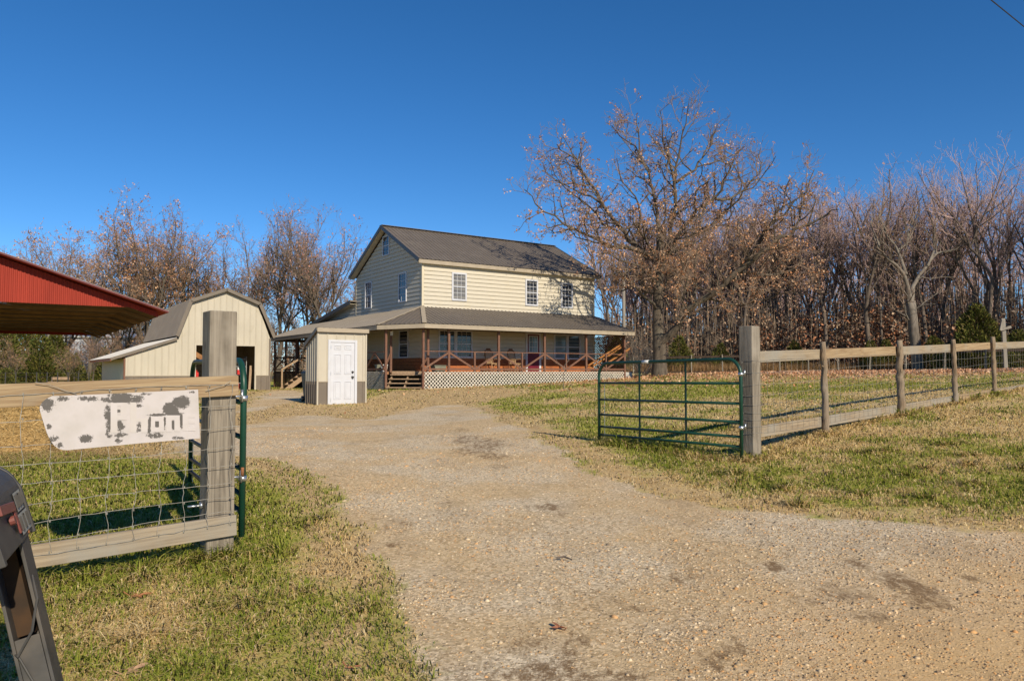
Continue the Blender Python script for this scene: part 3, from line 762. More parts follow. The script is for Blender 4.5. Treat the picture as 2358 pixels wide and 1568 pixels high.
m = MB(); m.tube([(7.0, -.06, .93), (7.0, -.12, .93)], .03, 10); m.build("handle", M['zinc'], dfr, dz=ZH, smooth=True)
# windows
window(house, (0,0,0), X_, -Y_, 1.62, 2.48, 3.50, 4.92, ZH, 3, 4, .085, 'curtain')
window(house, (0,0,0), X_, -Y_, 6.14, 6.97, 3.47, 4.89, ZH, 3, 4, .085)
window(house, (0,0,0), X_, -Y_, 8.56, 9.39, 3.46, 4.86, ZH, 3, 4, .085)
window(house, (0,0,0), X_, -Y_, .87, 1.84, .64, 2.02, ZH, 3, 4, .075); window(house, (0,0,0), X_, -Y_, 1.86, 2.83, .64, 2.02, ZH, 3, 4, .075)
window(house, (0,0,0), X_, -Y_, 8.07, 8.99, .62, 1.98, ZH, 1, 2, .075, 'blueglass'); window(house, (0,0,0), X_, -Y_, 9.01, 9.93, .62, 1.98, ZH, 1, 2, .075)
window(house, (0,0,0), Y_, -X_, 1.63, 2.52, 3.48, 5.0, ZH, 3, 4, .06, fm='white'); window(house, (0,0,0), Y_, -X_, 5.93, 6.82, 3.45, 4.95, ZH, 3, 4, .06)
window(house, (0,0,0), Y_, -X_, 3.68, 4.50, 6.13, 7.2, ZH, 2, 2, .06); window(house, (0,0,0), Y_, -X_, 1.38, 2.44, .63, 2.05, ZH, 1, 2, .07)
m = MB(); m.box(-2.05, -1.93, -.80, -.68, 1.62, 1.82); m.build("porch_lamp", M['whiteplastic'], house, dz=ZH)

# ------------------------------------------------------------------ barn
CB = Vector((-552 / 1703 * 40, 40, 0)); ZB = 1.06
barn = thing("barn", "small tan metal barn with a brown gambrel roof and an open doorway", "barn", (CB.x, CB.y, EYE - ZB), ROT)
prof = [(-4.72, 1.75), (-4.10, 3.50), (-2.45, 4.14), (-.80, 3.50), (-.14, 1.75)]
def ptop(a):
    if a <= prof[0][0]: return prof[0][1]
    for (a0, z0), (a1, z1) in zip(prof[:-1], prof[1:]):
        if a <= a1: return z0 + (z1 - z0) * (a - a0) / (a1 - a0)
    return prof[-1][1]
def leantop(a): return .62 + (a + 7.1) * (1.60 - .62) / (7.1 - 4.72)
BL = 10.2
def rw(nm, mm, a0, a1, lo, hi, br=()):
    m = MB(); ribbed(m, (0, 0, 0), X_, Z_, -Y_, a0, a1, lo, hi, .305, .06, .02, breaks=br); return m.build(nm, M[mm], barn, dz=ZB)
brk = [p[0] for p in prof]
rw("front_wall", 'barnwall', -4.72, -3.88, lambda a: -.27, ptop, brk)
rw("front_wall", 'barnwall', -3.88, -.92, lambda a: 1.30, ptop, brk)
rw("front_wall", 'barnwall', -.92, -.12, lambda a: -.27, ptop, brk)
rw("front_wall", 'barnwall', -7.10, -4.72, lambda a: -.27, leantop)
for a0, a1 in ((-7.1, -3.88), (-.92, -.12)): rw("wainscot", 'wainscot', a0, a1, lambda a: -1.2, lambda a: -.272)
for a0, a1 in ((-7.1, -3.88), (-.92, -.12)):
    m = MB(); m.box(a0, a1, -.028, -.003, -.285, -.255); m.build("wainscot_trim", M['fascia'], barn, dz=ZB)
m = MB(); m.box(-3.95, -3.87, -.03, .06, -1.1, 1.36); m.box(-.93, -.85, -.03, .06, -1.1, 1.36); m.box(-3.87, -.93, -.03, .06, 1.29, 1.36); m.build("doorway_trim", M['barnwall'], barn, dz=ZB)
m = MB(); m.box(-.19, -.09, -.035, .06, -1.15, 1.72); m.build("corner_trim", M['wainscot'], barn, dz=ZB)
# side/back walls and floor
m = MB(); m.quad((-.12,0,-1.2),(-.12,BL,-1.2),(-.12,BL,1.75),(-.12,0,1.75)); m.quad((-7.1,BL,-1.2),(-.12,BL,-1.2),(-.12,BL,1.75),(-7.1,BL,.6)); m.add([(p[0], BL, p[1]) for p in prof], [(0,1,2,3,4)])
m.build("side_wall", M['barnwall'], barn, dz=ZB)
m = MB(); m.quad((-7.1,.4,-1.2),(-7.1,BL,-1.2),(-7.1,BL,.58),(-7.1,.4,.58)); m.build("lean_to_wall", M['trim'], barn, dz=ZB)
m = MB(); m.quad((-4.75,5,-1.1),(-.2,5,-1.1),(-.2,5,1.7),(-4.75,5,1.7)); m.quad((-4.74,.1,-1.1),(-4.74,5,-1.1),(-4.74,5,1.7),(-4.74,.1,1.7)); m.quad((-.2,.1,-1.1),(-.2,5,-1.1),(-.2,5,1.7),(-.2,.1,1.7)); m.quad((-4.75,.1,1.69),(-.2,.1,1.69),(-.2,5,1.69),(-4.75,5,1.69)); m.build("inner_lining", M['interior'], barn, dz=ZB)
m = MB(); m.box(-4.7,-.2,.05,5,-1.12,-1.045); m.build("barn_floor", M['concrete'], barn, dz=ZB)
# gambrel roof, four faces
rp = [(-4.86, 1.74), (-4.22, 3.58), (-2.45, 4.27), (-.70, 3.58), (.10, 1.78)]
for (a0, z0), (a1, z1) in zip(rp[:-1], rp[1:]):
    d = Vector((a1 - a0, 0, z1 - z0)); Ld = d.length; d.normalize(); en = Vector((-d.z, 0, d.x))
    m = MB(); ribbed(m, (a0, -.22, z0), Y_, d, en, 0, BL + .4, lambda a: 0, lambda a: Ld, .23, .045, .022)
    b = Vector((a0, -.22, z0)) - en * .05; e = Vector((0, BL + .4, 0))
    m.quad(b, b + d * Ld, b + d * Ld + e, b + e)
    m.build("roof", M['roof'], barn, dz=ZB)
    m = MB(); m.bar(Vector((a0, -.235, z0)) + en * -.05, Vector((a1, -.235, z1)) + en * -.05 , .03, .17, up=en); m.build("rake_trim", M['wainscot'], barn, dz=ZB)
d = Vector((-4.80 + 7.74, 0, 1.66 - .60)); Ld = d.length; d.normalize(); en = Vector((-d.z, 0, d.x))
m = MB(); ribbed(m, (-7.74, -.15, .60), Y_, d, en, 0, BL + .2, lambda a: 0, lambda a: Ld, .23, .045, .02)
m.build("lean_to_roof", M['paleroof'], barn, dz=ZB)
m = MB(); b = Vector((-7.74, -.14, .55)); e = Vector((0, BL + .2, 0)); m.quad(b, b + d * Ld, b + d * Ld + e, b + e); m.build("lean_to_ceiling", M['redunder'], barn, dz=ZB)
m = MB(); m.bar((-7.74, -.165, .545), (-4.80, -.165, 1.595), .03, .13, up=Z_); m.build("rake_trim", M['wainscot'], barn, dz=ZB)
m = MB(); m.bar((-7.73, -.15, .52), (-7.73, BL, .52), .03, .13, up=Z_); m.build("eave_board", M['logs'], barn, dz=ZB)
m = MB(); m.box(-7.16, -7.08, -.02, .08, -1.2, .58); m.build("wall_post", M['redwood'], barn, dz=ZB)
m = MB(); m.bar((-3.95, .5, .95), (-2.1, .5, -.25), .10, .24, up=Z_); m.build("loft_brace", M['brace'], barn, dz=ZB)
def inbarn(a, s): p = CB + U * a + V * s; return p
def small(nm, label, cat, a, s, zb, builder, mm, group=None):
    p = inbarn(a, s); m = MB(); builder(m)
    o = m.build(nm, M[mm]); o.location = (p.x, p.y, EYE + zb); o.rotation_euler = (0, 0, ROT)
    return tag(o, label, cat, group)
def can(m): m.box(-.13, .13, -.1, .1, 0, .36); m.tube([(.05, 0, .36), (.05, 0, .46)], .035, 8); m.bar((-.09, 0, .42), (.03, 0, .42), .03, .03)
small("fuel_can", "red fuel can standing inside the left side of the barn doorway", "fuel can", -3.78, .5, -.45, can, 'redplastic')
small("fuel_can", "red fuel can low on the barn floor behind the green gate tube", "fuel can", -1.62, 1.0, -1.04, can, 'redplastic')
def cooler(m): m.box(-.2, .2, -.15, .15, 0, .24); m.box(-.21, .21, -.16, .16, .24, .30)
def shelf(m):
    for z in (.0, .45, .9, 1.3): m.box(-.35, .35, -.18, .18, z, z + .03)
    for x in (-.34, .34):
        for y in (-.17, .17): m.bar((x, y, -.35), (x, y, 1.45), .035, .035)
small("storage_shelf", "grey storage shelf against the back of the barn interior", "shelf", -1.35, 1.5, -.70, shelf, 'greyshelf')
small("cooler", "red cooler on the shelf inside the barn doorway", "cooler", -1.3, 1.42, -.22, lambda m: m.box(-.19, .19, -.15, .15, 0, .26), 'redplastic')
small("cooler", "white tub on top of the red cooler inside the barn", "tub", -1.3, 1.42, .04, lambda m: (m.box(-.17, .17, -.13, .13, 0, .10), m.box(-.18, .18, -.14, .14, .10, .13)), 'whiteplastic')
small("plank", "grey plank leaning inside the right edge of the barn doorway", "plank", -1.05, .5, -1.04, lambda m: m.bar((0, 0, 0), (.16, .35, 1.3), .12, .035), 'stairwood')
small("ladder", "pale ladder lying across the left part of the barn doorway", "ladder", -3.2, .35, -.48, lambda m: [m.bar((-.6, 0, -.1 + o), (.9, 0, .22 + o), .05, .04) for o in (0, .14)] + [m.bar((-.5 + .3 * k, 0, -.07 + .064 * k), (-.5 + .3 * k, 0, .07 + .064 * k), .03, .03) for k in range(5)], 'zinc')

# ------------------------------------------------------------------ pump shed
S0 = Vector((-6.21, 23.6, 0)); ZS = 1.12
shed = thing("pump_shed", "narrow tan metal shed with a white six-panel door in the driveway", "shed", (S0.x, S0.y, EYE - ZS), ROT)
SWd, SDp, SH, SB = 1.66, 1.02, 1.22, .80
def sw_(nm, mm, a0, a1, z0, z1):
    m = MB(); ribbed(m, (0, 0, 0), X_, Z_, -Y_, a0, a1, lambda a: z0, lambda a: z1, .305, .05, .018); m.build(nm, M[mm], shed, dz=ZS)
D0, D1, DT = .34, 1.33, .99
sw_("front_wall", 'barnwall', 0, D0, -.35, SH); sw_("front_wall", 'barnwall', D1, SWd, -.35, SH); sw_("front_wall", 'barnwall', D0, D1, DT, SH)
sw_("wainscot", 'wainscot', 0, D0, -1.25, -.352); sw_("wainscot", 'wainscot', D1, SWd, -1.25, -.352)
m = MB(); ribbed(m, (0, 0, 0), Y_, Z_, -X_, 0, SDp, lambda a: -.35, lambda a: SH - (SH - SB) * a / SDp, .20, .05, .02); m.build("side_wall", M['barnwall'], shed, dz=ZS)
m = MB(); ribbed(m, (0, 0, 0), Y_, Z_, -X_, 0, SDp, lambda a: -1.25, lambda a: -.352, .20, .05, .03); m.build("wainscot", M['wainscot'], shed, dz=ZS)
m = MB(); m.quad((SWd,0,-1.25),(SWd,SDp,-1.25),(SWd,SDp,SB),(SWd,0,SH)); m.quad((0,SDp,-1.25),(SWd,SDp,-1.25),(SWd,SDp,SB),(0,SDp,SB)); m.build("rear_wall", M['barnwall'], shed, dz=ZS)
m = MB(); m.box(-.015, .03, -.03, .0, -1.25, SH); m.box(SWd - .03, SWd + .015, -.03, 0, -1.25, SH); m.build("corner_trim", M['barnwall'], shed, dz=ZS)
for a0, a1 in ((-.02, D0), (D1, SWd + .015)):
    m = MB(); m.box(a0, a1, -.026, -.001, -.372, -.345); m.build("wainscot_trim", M['fascia'], shed, dz=ZS)
sl = (SH - SB) / SDp
m = MB(); ribbed(m, (-.05, -.09, SH + .10 + .09 * sl), X_, Vector((0, 1, -sl)), Vector((0, sl, 1)).normalized(), 0, SWd + .1, lambda a: 0, lambda a: SDp + .2, .2, .05, .02)
m.bar((SWd / 2, -.08, SH + .06 + .08 * sl), (SWd / 2, SDp + .1, SB + .06 - .1 * sl), SWd + .09, .06, up=Z_)
m.build("roof", M['roof'], shed, dz=ZS)
m = MB(); m.bar((-.05, -.105, SH + .075), (SWd + .05, -.105, SH + .075), .03, .13, up=Z_); m.build("eave_fascia", M['fascia'], shed, dz=ZS)
m = MB(); m.bar((-.06, -.10, SH + .11), (-.06, SDp + .1, SB + .02), .025, .12, up=Z_); m.build("rake_trim", M['wainscot'], shed, dz=ZS)
m = MB(); m.box(D0, D0 + .085, -.055, .02, -1.15, DT); m.box(D1 - .085, D1, -.055, .02, -1.15, DT); m.box(D0 + .085, D1 - .085, -.052, .02, DT - .085, DT)
sdoor = m.build("door", M['white'], shed, dz=ZS, bevel=.008)
m = MB(); x0, x1 = D0 + .09, D1 - .09
m.box(x0, x1, -.036, .0, -1.10, DT - .092)
pw = .235; c1_, c2_ = x0 + .11, x1 - .11 - pw
for c_ in (c1_, c2_):
    for za, zb in ((-.93, -.35), (-.12, .52), (.68, .82)):
        # moulded panel: raised border and field
        for (q0, q1, r0, r1) in ((c_, c_ + pw, zb - .022, zb), (c_, c_ + pw, za, za + .022), (c_, c_ + .022, za + .022, zb - .022), (c_ + pw - .022, c_ + pw, za + .022, zb - .022)):
            m.box(q0, q1, -.052, -.034, r0, r1)
        m.box(c_ + .05, c_ + pw - .05, -.048, -.034, za + .05, zb - .05)
m.build("door_leaf", M['white'], sdoor, dz=ZS, bevel=.003)
for z, r in ((-.05, .036), (-.22, .043)):
    m = MB(); m.tube([(x1 - .07, -.035, z), (x1 - .07, -.055, z), (x1 - .07, -.06, z), (x1 - .07, -.10, z)], [r, r, r * .6, r * .8], 14); m.build("knob", M['black'], sdoor, dz=ZS, smooth=True)
for z in (-.95, -.1, .75):
    m = MB(); m.box(x0 - .012, x0 + .004, -.058, -.04, z - .05, z + .05); m.build("hinge", M['zinc'], sdoor, dz=ZS)

# ------------------------------------------------------------------ red carport
CC = Vector(((362 - 1179) / 1703 * 16, 16, 0)); ZC = 1.15
port = thing("open_shed", "open-sided shed with red corrugated gable and dark metal ceiling", "carport", (CC.x, CC.y, EYE - ZC), ROT)
CL = 11.6; RG = -4.75
def ctop(a): return 1.26 + .337 * (-a) if a > RG else 1.26 + .337 * (-RG) - .337 * (RG - a)
def cbot(a): return 1.15 + min(-a / .57, 1) * .19 if a > RG else 1.15 + min((a - 2 * RG) / .57, 1) * .19
m = MB(); ribbed(m, (0, 0, 0), X_, Z_, -Y_, 2 * RG, 0, cbot, ctop, .068, .04, .014, breaks=(RG, -.57, 2 * RG + .57)); m.build("gable_panel", M['red'], port, dz=ZC)
for a0, a1 in ((RG, .16), (2 * RG - .16, RG)):
    d = Vector((a1 - a0, 0, ctop(a1) - ctop(a0) if a1 <= 0 or a0 < RG else 1.26 - .337 * .16 - ctop(RG)))
    z0 = ctop(a0) + .05
    if a0 < RG: z0 = 1.26 - .337 * .16 + .05; d = Vector((a1 - a0, 0, ctop(RG) - 1.26 + .337 * .16))
    Ld = d.length; d.normalize(); en = Vector((-d.z, 0, d.x))
    m = MB(); ribbed(m, (a0, -.30, z0), Y_, d, en, 0, CL + .44, lambda a: 0, lambda a: Ld, .2, .05, .02); m.build("roof", M['paleroof'], port, dz=ZC)
    m = MB(); ribbed(m, (a0, -.29, z0 - .02), Y_, d, en, 0, CL + .42, lambda a: 0, lambda a: Ld, .11, .05, .015); m.build("roof_underside", M['red'], port, dz=ZC)
    m = MB(); m.bar(Vector((a0, -.305, z0 - .005)), Vector((a0, -.305, z0 - .005)) + d * Ld, .015, .035, up=en); m.build("rake_trim", M['darkred'], port, dz=ZC)
m = MB()
for s0 in np.arange(.02, CL - .1, .2):   # ribbed ceiling following the underside
    pts = [(2 * RG, 1.15), (2 * RG + .57, 1.34), (-.57, 1.34), (0, 1.15)]
    for (a0, z0), (a1, z1) in zip(pts[:-1], pts[1:]):
        m.quad((a0, s0, z0 + .02), (a1, s0, z1 + .02), (a1, s0 + .17, z1 + .02), (a0, s0 + .17, z0 + .02))
        m.quad((a0, s0 + .17, z0 + .02), (a1, s0 + .17, z1 + .02), (a1, s0 + .2, z1 + .035), (a0, s0 + .2, z0 + .035))
m.build("ceiling", M['redunder'], port, dz=ZC)
s0 = .9
while s0 < CL:
    m = MB(); m.bar((2 * RG + .57, s0, 1.315), (-.57, s0, 1.315), .035, .06); m.bar((-.57, s0, 1.315), (-.02, s0, 1.125), .035, .06); m.build("purlin", M['purlin'], port, dz=ZC)
    s0 += 1.5
m = MB(); m.quad((0, .01, 1.16), (0, CL, 1.16), (0, CL, 1.25), (0, .01, 1.25)); m.build("eave_edge", M['red'], port, dz=ZC)
m = MB(); m.add([(2 * RG, CL, 1.2), (0, CL, 1.2), (RG, CL, ctop(RG))], [(0, 1, 2)]); m.build("rear_gable", M['red'], port, dz=ZC)
for a in (-3.6, -5.9):
    for s0 in (.4, 4.0, 7.7, 11.2):
        m = MB(); m.box(a - .07, a + .07, s0 - .07, s0 + .07, -1.4, 1.34); m.build("support_post", M['redunder'], port, dz=ZC)

# ------------------------------------------------------------------ left fence, gate, sign, mailbox
def frame_matrix(p, q, up=Vector((0, 0, 1))):
    p, q = Vector(p), Vector(q); x = (q - p).normalized(); y = up.cross(x).normalized(); z = x.cross(y)
    return Matrix(((x.x, y.x, z.x, p.x), (x.y, y.y, z.y, p.y), (x.z, y.z, z.z, p.z), (0, 0, 0, 1))), (q - p).length
def plank(nm, p, q, th, h, mm, parent, bevel=.004, wob=0.0):
    """board with its grain along local x, parented keeping its world place"""
    mx, L = frame_matrix(p, q)
    m = MB()
    n = 8 if wob else 1
    for i in range(n):
        pass
    xs = [L * i / n for i in range(n + 1)]
    vs = []
    for x in xs:
        w_ = (random.random() - .5) * wob
        vs += [(x, -th / 2, -h / 2 + w_), (x, th / 2, -h / 2 + w_), (x, th / 2, h / 2 + w_), (x, -th / 2, h / 2 + w_)]
    fs = [(0, 1, 2, 3), tuple(reversed([4 * n + k for k in range(4)]))]
    for i in range(n):
        for k in range(4):
            a = 4 * i + k; b = 4 * i + (k + 1) % 4
            fs.append((a, a + 4, b + 4, b))
    m.add(vs, fs)
    o = m.build(nm, M[mm], None, bevel=bevel)
    o.matrix_world = mx
    set_parent(o, parent)
    return o
def set_parent(o, parent):
    mw = o.matrix_world.copy()
    o.parent = parent
    pm = Matrix.LocRotScale(parent.location, parent.rotation_euler, parent.scale)
    o.matrix_basis = pm.inverted() @ mw
def world_part(m, nm, mm, parent, smooth=False, bevel=0.0):
    """mesh given in world coordinates, parented to a thing"""
    pm = Matrix.LocRotScale(parent.location, parent.rotation_euler, parent.scale).inverted()
    m.v = [tuple(pm @ Vector(v)) for v in m.v]
    return m.build(nm, M[mm], parent, smooth, bevel)
def square_post(nm, x, y, rz, w, z0, z1, mm, parent, taper=.0):
    m = MB()
    n = 14
    for i in range(n + 1):
        z = z0 + (z1 - z0) * i / n
        for sx, sy in ((-1,-1),(1,-1),(1,1),(-1,1)):
            k = w / 2 * (1 + (random.random() - .5) * .014)
            m.v.append((sx * k, sy * k, z - z0))
    for i in range(n):
        for k in range(4):
            a = 4 * i + k; b = 4 * i + (k + 1) % 4; m.f.append((a, b, b + 4, a + 4))
    m.f.append((0, 3, 2, 1)); m.f.append(tuple(4 * n + k for k in range(4)))
    o = m.build(nm, M[mm], None, bevel=.007)
    o.location = (x, y, z0); o.rotation_euler = (0, 0, rz)
    bpy.context.view_layer.update()
    set_parent(o, parent); return o
def wobbly(pts, amp, n_between=6):
    out = []
    for a, b in zip(pts[:-1], pts[1:]):
        for i in range(n_between):
            p = a.lerp(b, i / n_between); out.append(p + Vector((random.gauss(0, amp), random.gauss(0, amp), random.gauss(0, amp))))
    out.append(pts[-1]); return out

# left: boards run from the big gatepost towards the camera's left
FL0 = Vector((-1.925, 5.19, 0)); FLd = Vector((-.793, -.609, 0)); FLn = Vector((.609, -.793, 0))
lf = thing("board_fence", "near wood and wire fence with tall square gatepost left of the drive", "fence", (FL0.x, FL0.y, G(FL0.x, FL0.y)))
def LP(t, zrel, out=0.0):
    p = FL0 + FLd * t + FLn * out; return Vector((p.x, p.y, EYE + zrel))
def zt(t): return -.035 - .0 * t - .033 * t         # top edge of the top board below eye level
pc = FL0 + FLd * .092 - FLn * (.02 + .095)
square_post("gatepost", pc.x, pc.y, math.atan2(FLd.y, FLd.x), .185, EYE - 1.42, EYE + .415, 'post', lf)
plank("fence_rail", LP(3.4, zt(3.4) - .07), LP(-.005, zt(0) - .07), .038, .14, 'railtan', lf)
plank("fence_rail", LP(3.4, zt(3.4) - 1.035), LP(-.005, zt(0) - 1.035), .038, .14, 'railgrey', lf)
pq = FL0 + FLd * 3.3 - FLn * .09
square_post("fence_post", pq.x, pq.y, math.atan2(FLd.y, FLd.x), .13, G(pq.x, pq.y) - .2, EYE - .0, 'post', lf)
zs = [-.10, -.247, -.397, -.524, -.643, -.765, -.869, -.975, -1.055]
m = MB()
for k, z in enumerate(zs):
    pts = [LP(t, z + zt(t) + .035 + .012 * math.sin(3 * t + k), .026) for t in np.arange(.0, 3.41, .2)]
    m.tube(wobbly(pts, .0022, 3), .0019, 5, False)
for i in range(23):
    t = .04 + .152 * i
    pts = [LP(t + .012 * math.sin(i * 2.3 + j * 1.7), z + zt(t) + .035, .029) for j, z in enumerate(zs)]
    m.tube(wobbly(pts, .0022, 3), .0017, 5, False)
    for z in zs:                                  # knots
        c = LP(t, z + zt(t) + .035, .028); m.tube([c + Vector((0, 0, -.007)), c + Vector((0, 0, .007))], .0042, 5)
m.tube([LP(.98, -.145, .03), LP(1.05, -.12, .034), LP(1.13, -.085, .04), LP(1.2, -.07, .045)], .0022, 5)
m.tube([LP(.22, -.14, .03), LP(.16, -.12, .036), LP(.1, -.10, .045), LP(.06, -.07, .05)], .0022, 5)
world_part(m, "wire_mesh", 'wire', lf)

# the worn sign, hung on the mesh over the top board
def sign_material(blobs):
    m, nt, b = nodes_of("worn_white_sign")
    b.inputs["Roughness"].default_value = .55
    P = coords(nt, (1, 1, 1)); n1 = noise(nt, P, 34, 7, .8); n2 = noise(nt, P, 130, 4, .75); sep = nd(nt, "ShaderNodeSeparateXYZ"); nt.links.new(P, sep.inputs[0])
    tot = None
    for (x, z, rx, rz_, k) in blobs:
        dx = math_(nt, 'DIVIDE', math_(nt, 'SUBTRACT', sep.outputs[0], x), rx); dz_ = math_(nt, 'DIVIDE', math_(nt, 'SUBTRACT', sep.outputs[2], z), rz_)
        q = math_(nt, 'ADD', math_(nt, 'MULTIPLY', dx, dx), math_(nt, 'MULTIPLY', dz_, dz_))
        v = math_(nt, 'MULTIPLY', math_(nt, 'SUBTRACT', 1.0, math_(nt, 'MULTIPLY', q, .5)), k)
        tot = v if tot is None else math_(nt, 'MAXIMUM', tot, v)
    f = math_(nt, 'ADD', tot, math_(nt, 'ADD', math_(nt, 'MULTIPLY', math_(nt, 'SUBTRACT', n1, .5), 3.2), math_(nt, 'MULTIPLY', math_(nt, 'SUBTRACT', n2, .5), 2.2)))
    mask = ramp(nt, f, .24, .28)
    wh = mixc(nt, ramp(nt, noise(nt, P, 7, 4), .4, .7), (.47, .43, .425), (.41, .375, .355))
    wh = mixc(nt, ramp(nt, n2, .62, .72), wh, (.43, .39, .35))
    nt.links.new(mixc(nt, mask, wh, (.085, .075, .068)), b.inputs["Base Color"])
    bumpn(nt, b, mask, .3, .002)
    return m
def sgn(cx, cy):                                   # crop pixel -> sign-plane coordinate (x along the fence to the right, z)
    px, py = (100 + cx / 3.803) * .786, (1120 + cy / 3.803) * .786
    n_ = FLn; o_ = FL0 + FLn * .055
    r = W(px, py, 1.0) - Vector((0, 0, EYE)); k = o_.dot(n_) / (r.x * n_.x + r.y * n_.y)
    p = r * k; t = (p - o_).dot(FLd)
    return -t, p.z
blobs = []
for (cx, cy, rx, rz_, k) in ((145, 250, .032, .034, .8), (320, 180, .03, .014, .62), (600, 180, .045, .014, .62), (960, 165, .06, .024, 1.0), (800, 190, .03, .014, .6), (1150, 180, .03, .02, .62), (1640, 220, .042, .035, 1.2), (1520, 300, .040, .035, 1.2), (815, 350, .016, .045, .72), (830, 470, .016, .04, .62), (165, 490, .011, .016, .7), (575, 625, .03, .022, .75), (960, 500, .02, .02, .6), (960, 590, .03, .012, .6), (940, 650, .02, .013, .65), (1165, 535, .02, .01, .65), (1340, 590, .04, .015, .65), (1275, 540, .01, .016, .7), (1170, 260, .016, .009, .7), (210, 620, .022, .015, .55), (290, 700, .015, .014, .5), (1600, 620, .03, .008, .5), (1640, 430, .012, .04, .9), (1450, 450, .007, .04, .9), (830, 590, .018, .01, .6), (1240, 130, .03, .007, .5), (1760, 110, .02, .006, .4), (1368, 466, .012, .026, 1.3), (1545, 470, .009, .028, 1.3), (1100, 205, .03, .02, .8), (1285, 460, .008, .04, .8), (838, 420, .008, .07, .85), (950, 205, .05, .012, 1.1), (940, 320, .012, .008, .8), (955, 480, .016, .03, .7), (1380, 360, .05, .008, .8), (1550, 350, .05, .010, 1.1), (1165, 480, .012, .02, .6)):
    x, z = sgn(cx, cy); blobs.append((x, z + .0, rx, rz_, k))
M['sign'] = sign_material(blobs)
out = [(1825, 80), (1835, 340), (1845, 622), (1200, 675), (600, 732), (380, 753), (330, 753), (270, 738), (220, 700), (175, 640), (140, 560), (95, 420), (62, 310), (62, 270), (85, 225), (130, 185), (200, 152), (600, 138), (1200, 110)]
op = [sgn(*p) for p in out]
sg = thing("hanging_sign", "worn white sign with dark peeling patches hung on the near left fence", "sign", (FL0.x + FLn.x * .055, FL0.y + FLn.y * .055, EYE), math.atan2(-FLd.y, -FLd.x))
m = MB(); m.prism(op, lambda p: (p[0], -.004, p[1]), lambda p: (p[0], .004, p[1])); m.build("sign_panel", M['sign'], sg)
M['signwhite'] = mat("sign_letter_vinyl", (.50, .46, .455), (.46, .42, .405), 9, rough=.5, dirt=(.47, .43, .39))
def letter(rects, nm="lettering"):
    m = MB()
    for k, (x0, y0, x1, y1) in enumerate(rects):
        a = sgn(x0, y0); b = sgn(x1, y0); c2 = sgn(x1, y1); d = sgn(x0, y1)
        o = -.006 - .0004 * k
        m.prism([a, b, c2, d], lambda p: (p[0], o, p[1]), lambda p: (p[0], -.0035, p[1]))
    return m.build(nm, M['signwhite'], sg)
letter([(850, 228, 925, 560), (925, 226, 1030, 262), (960, 262, 1032, 372), (925, 372, 1030, 418)])                  # P
letter([(1068, 222, 1138, 556), (1138, 400, 1190, 436), (1190, 402, 1262, 556)])                            # h
letter([(1300, 378, 1440, 432), (1300, 500, 1445, 552), (1298, 432, 1345, 500), (1388, 430, 1444, 500)])     # o
letter([(1468, 366, 1620, 420), (1468, 420, 1530, 548), (1560, 418, 1622, 545)])                             # n
letter([(1652, 350, 1716, 540), (1716, 350, 1790, 392), (1716, 420, 1790, 458), (1716, 500, 1795, 540)])     # e

# tubular gates
def gate(name, label, hinge, far, z_h, z_f, wires=True, label_patch=None):
    h = Vector(hinge); f_ = Vector(far); d = (f_ - h); L = d.length; d.normalize()
    t = thing(name, label, "gate", (h.x, h.y, z_h - 1.27))
    def gp(k, z): 
        p = h.lerp(f_, k); return Vector((p.x, p.y, z_h + (z_f - z_h) * k + z))
    r = .023; R_ = .2
    pts = [gp(0, -1.27)]
    for i in range(0, 9):
        a = math.pi / 2 * i / 8; pts.append(gp(R_ * (1 - math.cos(a)) / L, -R_ + R_ * math.sin(a)))
    for i in range(0, 9):
        a = math.pi / 2 * i / 8; pts.append(gp(1 - R_ * (1 - math.sin(a)) / L, -R_ + R_ * math.cos(a)))
    pts.append(gp(1, -1.20))
    m = MB(); m.tube(pts, r, 14); world_part(m, "frame", 'green', t, True)
    for z in (-.305, -.56, -.79, -.975, -1.1):
        m = MB(); m.tube([gp(0, z), gp(1, z)], .0185, 10); world_part(m, "bar", 'green', t, True)
    for k in (.34, .67):
        m = MB(); a, b = gp(k, -.01), gp(k, -1.19); m.bar(a, b, .028, .012, up=d.cross(Vector((0, 0, 1)))); world_part(m, "upright", 'green', t)
    return t, gp, d
gl_h = Vector((-1.955, 5.40, 0)); gl_f = Vector((-3.24, 7.5, 0))
tg, gp, gd = gate("farm_gate", "green tubular farm gate swung open behind the near left gatepost", gl_h, gl_f, EYE + .072, EYE + .085)
for z in (-.28, -.86):
    m = MB(); c_ = gp(0, z); m.tube([c_ + Vector((0, 0, -.012)), c_ + Vector((0, 0, .026))], .031, 14); m.bar(c_ + Vector((0, -.02, .02)), c_ + Vector((-.14, -.05, .02)), .016, .016)
    m.tube([c_ + Vector((.0, -.03, -.02)), c_ + Vector((.0, -.03, .07))], .009, 8)
    world_part(m, "hinge", 'zinc', tg, True)
m = MB(); c_ = gp(0, -.82); m.tube([c_ + Vector((.01, -.03, -.01)), c_ + Vector((.01, -.03, .05))], .012, 8); world_part(m, "hinge_pin", 'rust', tg, True)
m = MB()
for k in range(26):
    a = gp(.985, -.42 - .03 * k); m.tube([a + Vector((.012, 0, 0)), a + Vector((.012 + .006 * (k % 2), .004, -.03))], .004, 5)
world_part(m, "chain", 'zinc', tg)
m = MB(); c_ = LP(.20, -.93, -.10); m.tube([c_ + FLd * .0, c_ + FLd * .09], .008, 8); m.tube([c_ - FLd * .006, c_ + FLd * .012], .024, 10); world_part(m, "hinge_bolt", 'zinc', lf, True)

